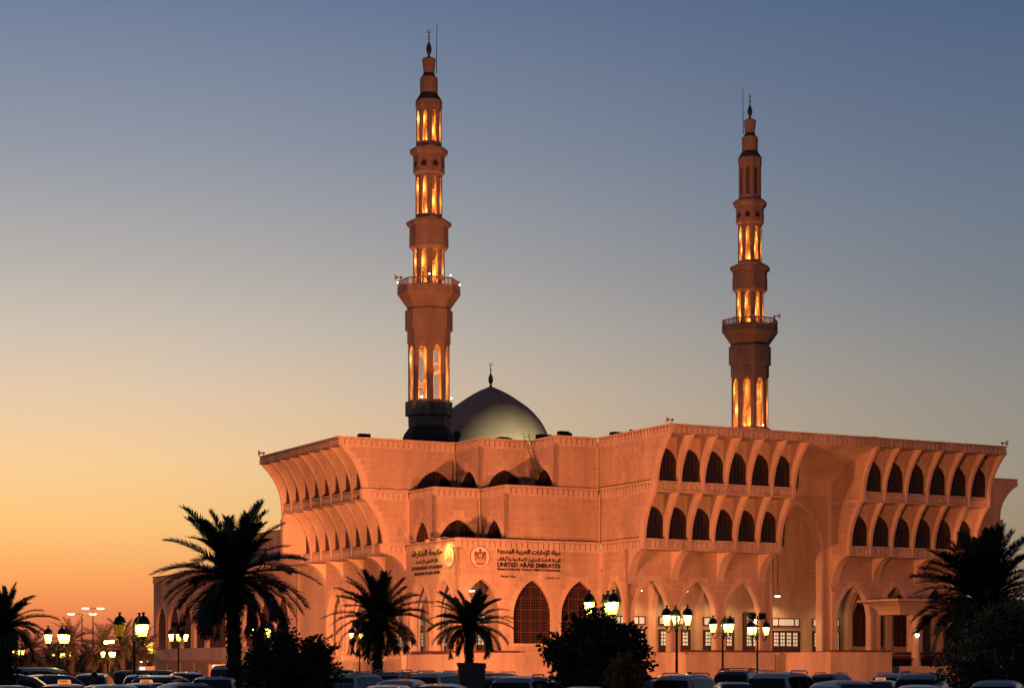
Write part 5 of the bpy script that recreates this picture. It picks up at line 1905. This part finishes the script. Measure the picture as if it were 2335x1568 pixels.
    CARMESH[key] = (body, sw, ends, wm, rim, tlm, hlm, mrm)
    return CARMESH[key]


def car(x, D, head, kind, col, label, taxi=False, rack=False, s=1.0):
    """head: heading in degrees from straight away (+Y), positive turns to the right of the picture"""
    T = TYPES[kind]
    body, sw, ends, wm, rim, tlm, hlm, mrm = car_meshes(kind, col)
    p = at(x, 1525, D); p.z = 0
    t = empty('parked_car' if kind != 'van' else 'parked_van', p, math.radians(90 - head), label, 'van' if kind == 'van' else 'pickup' if kind == 'pickup' else 'car', 'vehicles in the parking lot')
    S = Matrix.Diagonal((s, s, s, 1))
    link('body', body, t, S)
    for m in sw: link('side_window', m, t, S)
    for nm, m in ends: link(nm, m, t, S)
    for wx in T['wx']:
        for sy in (1, -1):
            w = link('wheel', wm, t, S @ Matrix.Translation((wx, sy * (T['hw'] - 0.1), T['r'])) @ Matrix.Rotation(PI / 2, 4, 'X'))
            link('rim', rim, w)
    xr, xf = T['pr'][1][0], T['pr'][-2][0]
    for sy in (1, -1):
        link('tail_lamp', tlm, t, S @ Matrix.Translation((xr + 0.02, sy * (T['hw'] - 0.18), T['belt'] - 0.12)))
        link('head_lamp', hlm, t, S @ Matrix.Translation((xf - 0.02, sy * (T['hw'] - 0.28), 0.72)))
        link('mirror', mrm, t, S @ Matrix.Translation((1.0 if kind != 'van' else 1.75, sy * (T['hw'] + 0.08), T['belt'] + 0.1)))
    topz = max(z for _, z in T['pr'])
    if T['rails'] or rack:
        for sy in (1, -1):
            mb = MB(); yy = sy * (T['rw'] - 0.03)
            mb.tube([(-1.5, yy, topz - 0.06), (-1.4, yy, topz + 0.05), (0.1, yy, topz + 0.05), (0.25, yy, topz - 0.04)], 0.025, 5)
            mb.build('roof_rail', RIM if col in ('silver', 'white') else BLACK, t, smooth=60, matrix=S)
    if rack:
        mb = MB()
        for xx in (-1.2, -0.7, -0.2):
            mb.tube([(xx, -0.6, topz + 0.02), (xx, -0.6, topz + 0.14), (xx, 0.6, topz + 0.14), (xx, 0.6, topz + 0.02)], 0.018, 4)
        mb.tube([(-1.2, -0.6, topz + 0.14), (-0.2, -0.6, topz + 0.14)], 0.018, 4); mb.tube([(-1.2, 0.6, topz + 0.14), (-0.2, 0.6, topz + 0.14)], 0.018, 4)
        mb.build('roof_rack', BLACK, t)
    if taxi:
        mb = MB(); mb.add([(-0.30, -0.19, topz), (-0.10, -0.19, topz), (-0.10, 0.19, topz), (-0.30, 0.19, topz), (-0.25, -0.18, topz + 0.13), (-0.15, -0.18, topz + 0.13), (-0.15, 0.18, topz + 0.13), (-0.25, 0.18, topz + 0.13)],
                          [(0, 3, 2, 1), (4, 5, 6, 7), (0, 1, 5, 4), (1, 2, 6, 5), (2, 3, 7, 6), (3, 0, 4, 7)])
        sgn = mb.build('roof_sign', TAXI, t)
        TEXTS_LATE.append((sgn, topz))
    return t


TEXTS_LATE = []
CARS = [
    # left part
    (74, 92, 96, 'van', 'white', 'white minibus seen from the side at the far left', dict(s=0.96)),
    (45, 64, 80, 'suv', 'grey', 'dark grey off-roader before the white minibus', {}),
    (20, 52, 30, 'sedan', 'white', 'white saloon in the lower left corner', {}),
    (130, 74, 28, 'suv', 'black', 'black off-roader with lit side windows beside the left taxi', {}),
    (152, 62, 8, 'sedan', 'blue', 'dark taxi with a lit roof sign at lower left', dict(taxi=True)),
    (168, 86, 40, 'sedan', 'silver', 'silver saloon behind the dark left taxi', {}),
    (208, 84, 175, 'suv', 'grey', 'grey off-roader facing the viewer near the left lamp pole', {}),
    (240, 58, 200, 'sedan', 'silver', 'silver saloon facing the viewer left of the half-lit street lamp', {}),
    (262, 50, 170, 'sedan', 'grey', 'grey saloon roof at the very bottom left of the half-lit lamp', {}),
    (97, 130, 20, 'hatch', 'red', 'dull red hatchback far behind the black off-roader', {}),
    (255, 128, 60, 'hatch', 'grey', 'small grey hatchback far behind the grey off-roader', {}),
    (322, 78, 170, 'suv', 'gold', 'brownish off-roader facing the viewer right of the half-lit lamp pole', {}),
    (350, 112, 92, 'van', 'beige', 'beige van seen from the side behind the half-lit lamp', dict(s=0.9)),
    (340, 62, 15, 'sedan', 'gold', 'taxi with roof sign beside the black off-roader', dict(taxi=True)),
    (379, 66, 5, 'suv', 'black', 'black off-roader seen from behind near the floodlit lamp', {}),
    (428, 88, 165, 'suv', 'grey', 'dark grey off-roader facing the viewer under the floodlit lamp', {}),
    (430, 60, 150, 'sedan', 'silver', 'silver saloon between black off-roader and white pickup', {}),
    (489, 62, 178, 'pickup', 'white', 'white pickup left of the biggest palm trunk', {}),
    (480, 110, 60, 'sedan', 'white', 'white saloon far behind the white pickup', {}),
    (575, 90, 20, 'van', 'white', 'white van lit from inside right of the biggest palm trunk', {}),
    (640, 84, 160, 'sedan', 'blue', 'blue saloon under the round dark tree', {}),
    (748, 92, 110, 'van', 'beige', 'pale minibus half hidden by the round dark tree', dict(s=0.93)),
    (788, 84, 195, 'sedan', 'grey', 'dark saloon between pale minibus and white off-roader', {}),
    (826, 86, 22, 'suv', 'white', 'white off-roader left of the second palm trunk', {}),
    (905, 92, 12, 'suv', 'silver', 'silver off-roader right of the second palm trunk', {}),
    (932, 108, 30, 'suv', 'grey', 'grey off-roader with roof rails far behind the second palm', {}),
    (924, 66, 10, 'hatch', 'silver', 'silver people carrier low before the off-roaders at centre left', {}),
    (888, 52, 0, 'sedan', 'grey', 'dark saloon roof at the bottom under the second palm', {}),
    (992, 100, 200, 'suv', 'grey', 'dark off-roader left of the white off-roader near the utility box', {}),
    (1018, 84, 25, 'suv', 'white', 'white off-roader just left of the utility box', {}),
    (1012, 54, 10, 'sedan', 'silver', 'silver saloon roof at the bottom left of the utility box', {}),
    # right part
    (1146, 98, 25, 'suv', 'silver', 'silver off-roader far behind the near silver one right of the utility box', {}),
    (1142, 84, 30, 'hatch', 'red', 'reddish hatchback between the two silver off-roaders', {}),
    (1198, 66, 14, 'suv', 'silver', 'large silver off-roader at bottom centre seen from behind', {}),
    (1232, 92, 10, 'hatch', 'grey', 'dark hatchback left of the broad dark tree', {}),
    (1278, 74, 40, 'sedan', 'silver', 'silver saloon tucked behind the large silver off-roader', {}),
    (1325, 60, 215, 'sedan', 'white', 'white saloon facing the viewer below the broad dark tree', {}),
    (1510, 118, 85, 'sedan', 'orange', 'orange taxi with a lit sign before the terrace wall', dict(taxi=True)),
    (1502, 80, 30, 'sedan', 'blue', 'dark blue saloon left of the near white off-roader', {}),
    (1578, 74, 26, 'suv', 'white', 'near white off-roader with black tailgate glass below the lamps', {}),
    (1675, 70, 175, 'sedan', 'grey', 'grey saloon facing the viewer between the two near white off-roaders', {}),
    (1692, 90, 20, 'suv', 'black', 'black off-roader with a roof rack before the terrace wall', dict(rack=True)),
    (1722, 100, 40, 'hatch', 'orange', 'orange hatchback half hidden behind the right white off-roader', {}),
    (1798, 72, 28, 'suv', 'white', 'right-hand white off-roader with roof rails below the entrance', {}),
    (1905, 104, 30, 'suv', 'grey', 'grey off-roader right behind the right-hand white one', {}),
    (1938, 60, 165, 'hatch', 'silver', 'silver people carrier facing the viewer at lower right', {}),
    (2010, 78, 20, 'sedan', 'white', 'white taxi with lit sign below the portico', dict(taxi=True)),
    (2050, 100, 30, 'suv', 'white', 'white off-roader behind the white taxi below the portico', {}),
    (2112, 72, 22, 'suv', 'silver', 'silver off-roader with orange reflections below the right palm', {}),
    (2098, 52, 12, 'sedan', 'silver', 'silver saloon roof at the bottom below the portico', {}),
    (2195, 84, 30, 'sedan', 'grey', 'dark saloon half hidden by the flowering shrub', {}),
    (2280, 58, 20, 'hatch', 'silver', 'silver people carrier at the lower right corner', {}),
]
for i, (x, D, hd, kind, col, lab, kw) in enumerate(CARS):
    car(x, D, hd, kind, col, lab, **{'s': 0.93 + 0.1 * ((i * 37) % 11) / 10, **kw})

# warm light inside the van right of the palm
vp = at(575, 1525, 90)
point('van_dome_light', (vp.x, vp.y - 0.5, 1.75), 14, (1.0, 0.55, 0.2), 0.06)

# ------------------------------------------------------------------ utility box, lit boxes, wall lamp, people
ub_ = at(1072, 1525, 57); ub_.z = 0
t = empty('utility_box', ub_, 0.1, 'brown utility box with grey door in front of the smallest palm', 'utility box')
BX = mat('brown_box_render', (0.17, 0.10, 0.085), 0.85, 0.25, 3, 0.2)
mb = MB(); mb.box((-0.33, -0.25, 0), (0.2, 0.35, 2.0)); mb.box((-0.36, -0.28, 2.0), (0.23, 0.38, 2.09)); mb.build('cabinet', BX, t)
mb = MB(); mb.box((-0.22, -0.275, 0.3), (0.1, -0.252, 1.85)); mb.build('door', mat('grey_brown_door', (0.12, 0.085, 0.08), 0.7, 0.2, 4), t)
mb = MB(); mb.box((0.205, -0.2, 0), (0.42, 0.3, 1.92)); mb.box((0.215, -0.23, 1.92), (0.44, 0.33, 2.08)); mb.build('side_cabinet', mat('grey_green_metal', (0.09, 0.11, 0.09), 0.6, 0.2, 4), t)

for (x, y0, y1, D, w, lab) in ((508, 1514, 1545, 180, 1.9, 'cash machine kiosk with a glowing pale blue panel before the annex base'), (336, 1518, 1540, 200, 1.6, 'small kiosk with a glowing pale blue sign at the left end of the annex')):
    p = at(x, 1525, D); p.z = 0
    t = empty('kiosk', p, 0.5, lab, 'kiosk')
    h = EYE + (YH - y0) / F * D
    mb = MB(); mb.box((-w / 2, 0, 0), (w / 2, 1.0, h)); mb.build('cabinet', mat('grey_kiosk_metal', (0.2, 0.17, 0.15), 0.6, 0.15, 4), t)
    mb = MB(); mb.box((-w / 2 - 0.03, -0.05, 0.2), (-w / 2 + 0.55, -0.005, h - 0.08)); mb.build('lit_panel', BLUELIT, t)
wl = M0 @ Vector((-15.9, 100.6, 3.9))
t = empty('wall_lantern', wl, PHI, 'boxy yellow wall lantern at the left end of the annex', 'lamp')
mb = MB(); mb.box((-0.45, -0.7, 0), (0.45, 0.1, 1.5)); mb.build('glass', mat('yellow_lantern_glass', (0.8, 0.7, 0.3), 0.5, emit=(1.0, 0.72, 0.14), es=1.5), t)
mb = MB()
for z in (-0.05, 0.25, 1.5): mb.box((-0.5, -0.75, z), (0.5, 0.15, z + 0.06))
mb.build('frame', GREENIRON, t)
t = empty('ledge_lamp', M0 @ Vector((-16.2, 101.5, 2.9)), PHI, 'white oval lamp under the ledge at the left end of the annex', 'lamp')
mb = MB(); mb.lathe([(0.1, -0.1), (0.5, -0.05), (0.55, 0.02), (0.2, 0.06)], 14); mb.build('diffuser', WHITELAMP, t, smooth=60)
mb = MB(); mb.box((-0.1, -0.1, 0.06), (0.1, 0.1, 0.12)); mb.build('mount', BLACK, t)


def person(x, D, rz, label, shirt, seed):
    p = at(x, 1525, D); p.z = 0
    me = bpy.data.meshes.new('person')
    J = {'pel': ((0, 0, .95), .15), 'waist': ((0, 0, 1.1), .13), 'chest': ((0, 0, 1.32), .16), 'neck': ((0, 0, 1.5), .06), 'chin': ((0, .02, 1.58), .075), 'head': ((0, .01, 1.67), .095), 'crown': ((0, 0, 1.74), .07),
         'shl': ((.19, 0, 1.44), .065), 'ell': ((.25, .02, 1.16), .045), 'wrl': ((.24, .12, .93), .032), 'hal': ((.23, .16, .85), .04), 'shr': ((-.19, 0, 1.44), .065), 'elr': ((-.25, .02, 1.16), .045), 'wrr': ((-.24, .1, .93), .032), 'har': ((-.23, .14, .85), .04),
         'hil': ((.1, 0, .88), .1), 'knl': ((.11, .02, .5), .065), 'anl': ((.11, -.02, .09), .045), 'fol': ((.12, .15, .04), .04), 'hir': ((-.1, 0, .88), .1), 'knr': ((-.11, .03, .5), .065), 'anr': ((-.11, 0, .09), .045), 'for': ((-.12, .16, .04), .04)}
    E_ = [('pel', 'waist'), ('waist', 'chest'), ('chest', 'neck'), ('neck', 'chin'), ('chin', 'head'), ('head', 'crown'), ('chest', 'shl'), ('shl', 'ell'), ('ell', 'wrl'), ('wrl', 'hal'), ('chest', 'shr'), ('shr', 'elr'), ('elr', 'wrr'), ('wrr', 'har'),
          ('pel', 'hil'), ('hil', 'knl'), ('knl', 'anl'), ('anl', 'fol'), ('pel', 'hir'), ('hir', 'knr'), ('knr', 'anr'), ('anr', 'for')]
    ks = list(J)
    me.from_pydata([J[k][0] for k in ks], [(ks.index(a), ks.index(b)) for a, b in E_], [])
    o = bpy.data.objects.new('person', me)
    COL.objects.link(o)
    o.modifiers.new('Skin', 'SKIN')
    for i, k in enumerate(ks):
        me.skin_vertices[0].data[i].radius = (J[k][1], J[k][1] * (0.75 if k in ('chest', 'waist', 'pel') else 1))
    me.skin_vertices[0].data[0].use_root = True
    o.modifiers.new('Subsurf', 'SUBSURF').levels = 1
    return o, p, rz, label, shirt


PEOPLE = [person(1572, 82, 2.0, 'person with dark hair standing behind the near white off-roader', (0.10, 0.08, 0.07), 1), person(447, 120, 1.2, 'person in a white shirt walking before the annex shutters', (0.5, 0.46, 0.42), 2), person(214, 70, 2.6, 'person in a dark shirt between the parked cars at left', (0.05, 0.05, 0.06), 3)]

# ---- evaluate everything that needs the dependency graph in one go
for a in TEXT_JOBS: a['o'] = text_curve(a)
for (sgn, tz) in TEXTS_LATE:
    j = dict(name='sign_word', s='TAXI', parent=sgn, width=0.26, height=0.07, ctr=(-0.29, 0, tz + 0.075), ux=(0, -1), n=(-1, 0), bold=0.03, m=BLACK, ext=0.006)
    j['o'] = text_curve(j); TEXT_JOBS.append(j)
bpy.context.view_layer.update()
DG = bpy.context.evaluated_depsgraph_get()
for a in TEXT_JOBS: a['me'] = bpy.data.meshes.new_from_object(a['o'].evaluated_get(DG))
PM = [bpy.data.meshes.new_from_object(q[0].evaluated_get(DG)) for q in PEOPLE]
for a in TEXT_JOBS: text_finish(a)
SKIN = mat('skin', (0.25, 0.13, 0.08), 0.6)
HAIR = mat('black_hair', (0.01, 0.008, 0.007), 0.7)
for (o, p, rz, label, shirt), me in zip(PEOPLE, PM):
    COL.objects.unlink(o)
    bpy.data.objects.remove(o)
    me.materials.clear()
    for m in (SKIN, mat('shirt_%.2f' % shirt[0], shirt, 0.9, 0.2, 8), mat('dark_trousers', (0.03, 0.03, 0.035), 0.9)):
        me.materials.append(m)
    for f in me.polygons:
        c = f.center
        f.material_index = 0 if c.z > 1.5 or (c.z < 1.1 and abs(c.x) > 0.19) else 1 if c.z > 0.92 else 2
        f.use_smooth = True
    b = link('person', me, None, Matrix.Translation(p) @ Matrix.Rotation(rz, 4, 'Z'))
    tag(b, label, 'person', 'people in the parking lot')
    mb = MB(); mb.lathe([(0.105, 1.64), (0.118, 1.69), (0.105, 1.75), (0.06, 1.79), (0.01, 1.80)], 12, (0, -0.02, 0)); mb.build('hair', HAIR, b, smooth=60)
    for sx in (-1, 1):
        mb = MB(); mb.lathe([(0.004, -0.012), (0.013, 0), (0.004, 0.012)], 6, (sx * 0.035, 0.098, 1.665)); mb.build('eye', HAIR, b)
    mb = MB(); mb.add([(-0.015, 0.1, 1.62), (0.015, 0.1, 1.62), (0, 0.125, 1.625), (0, 0.1, 1.66)], [(0, 1, 2), (0, 2, 3), (1, 3, 2), (0, 3, 1)]); mb.build('nose', SKIN, b)
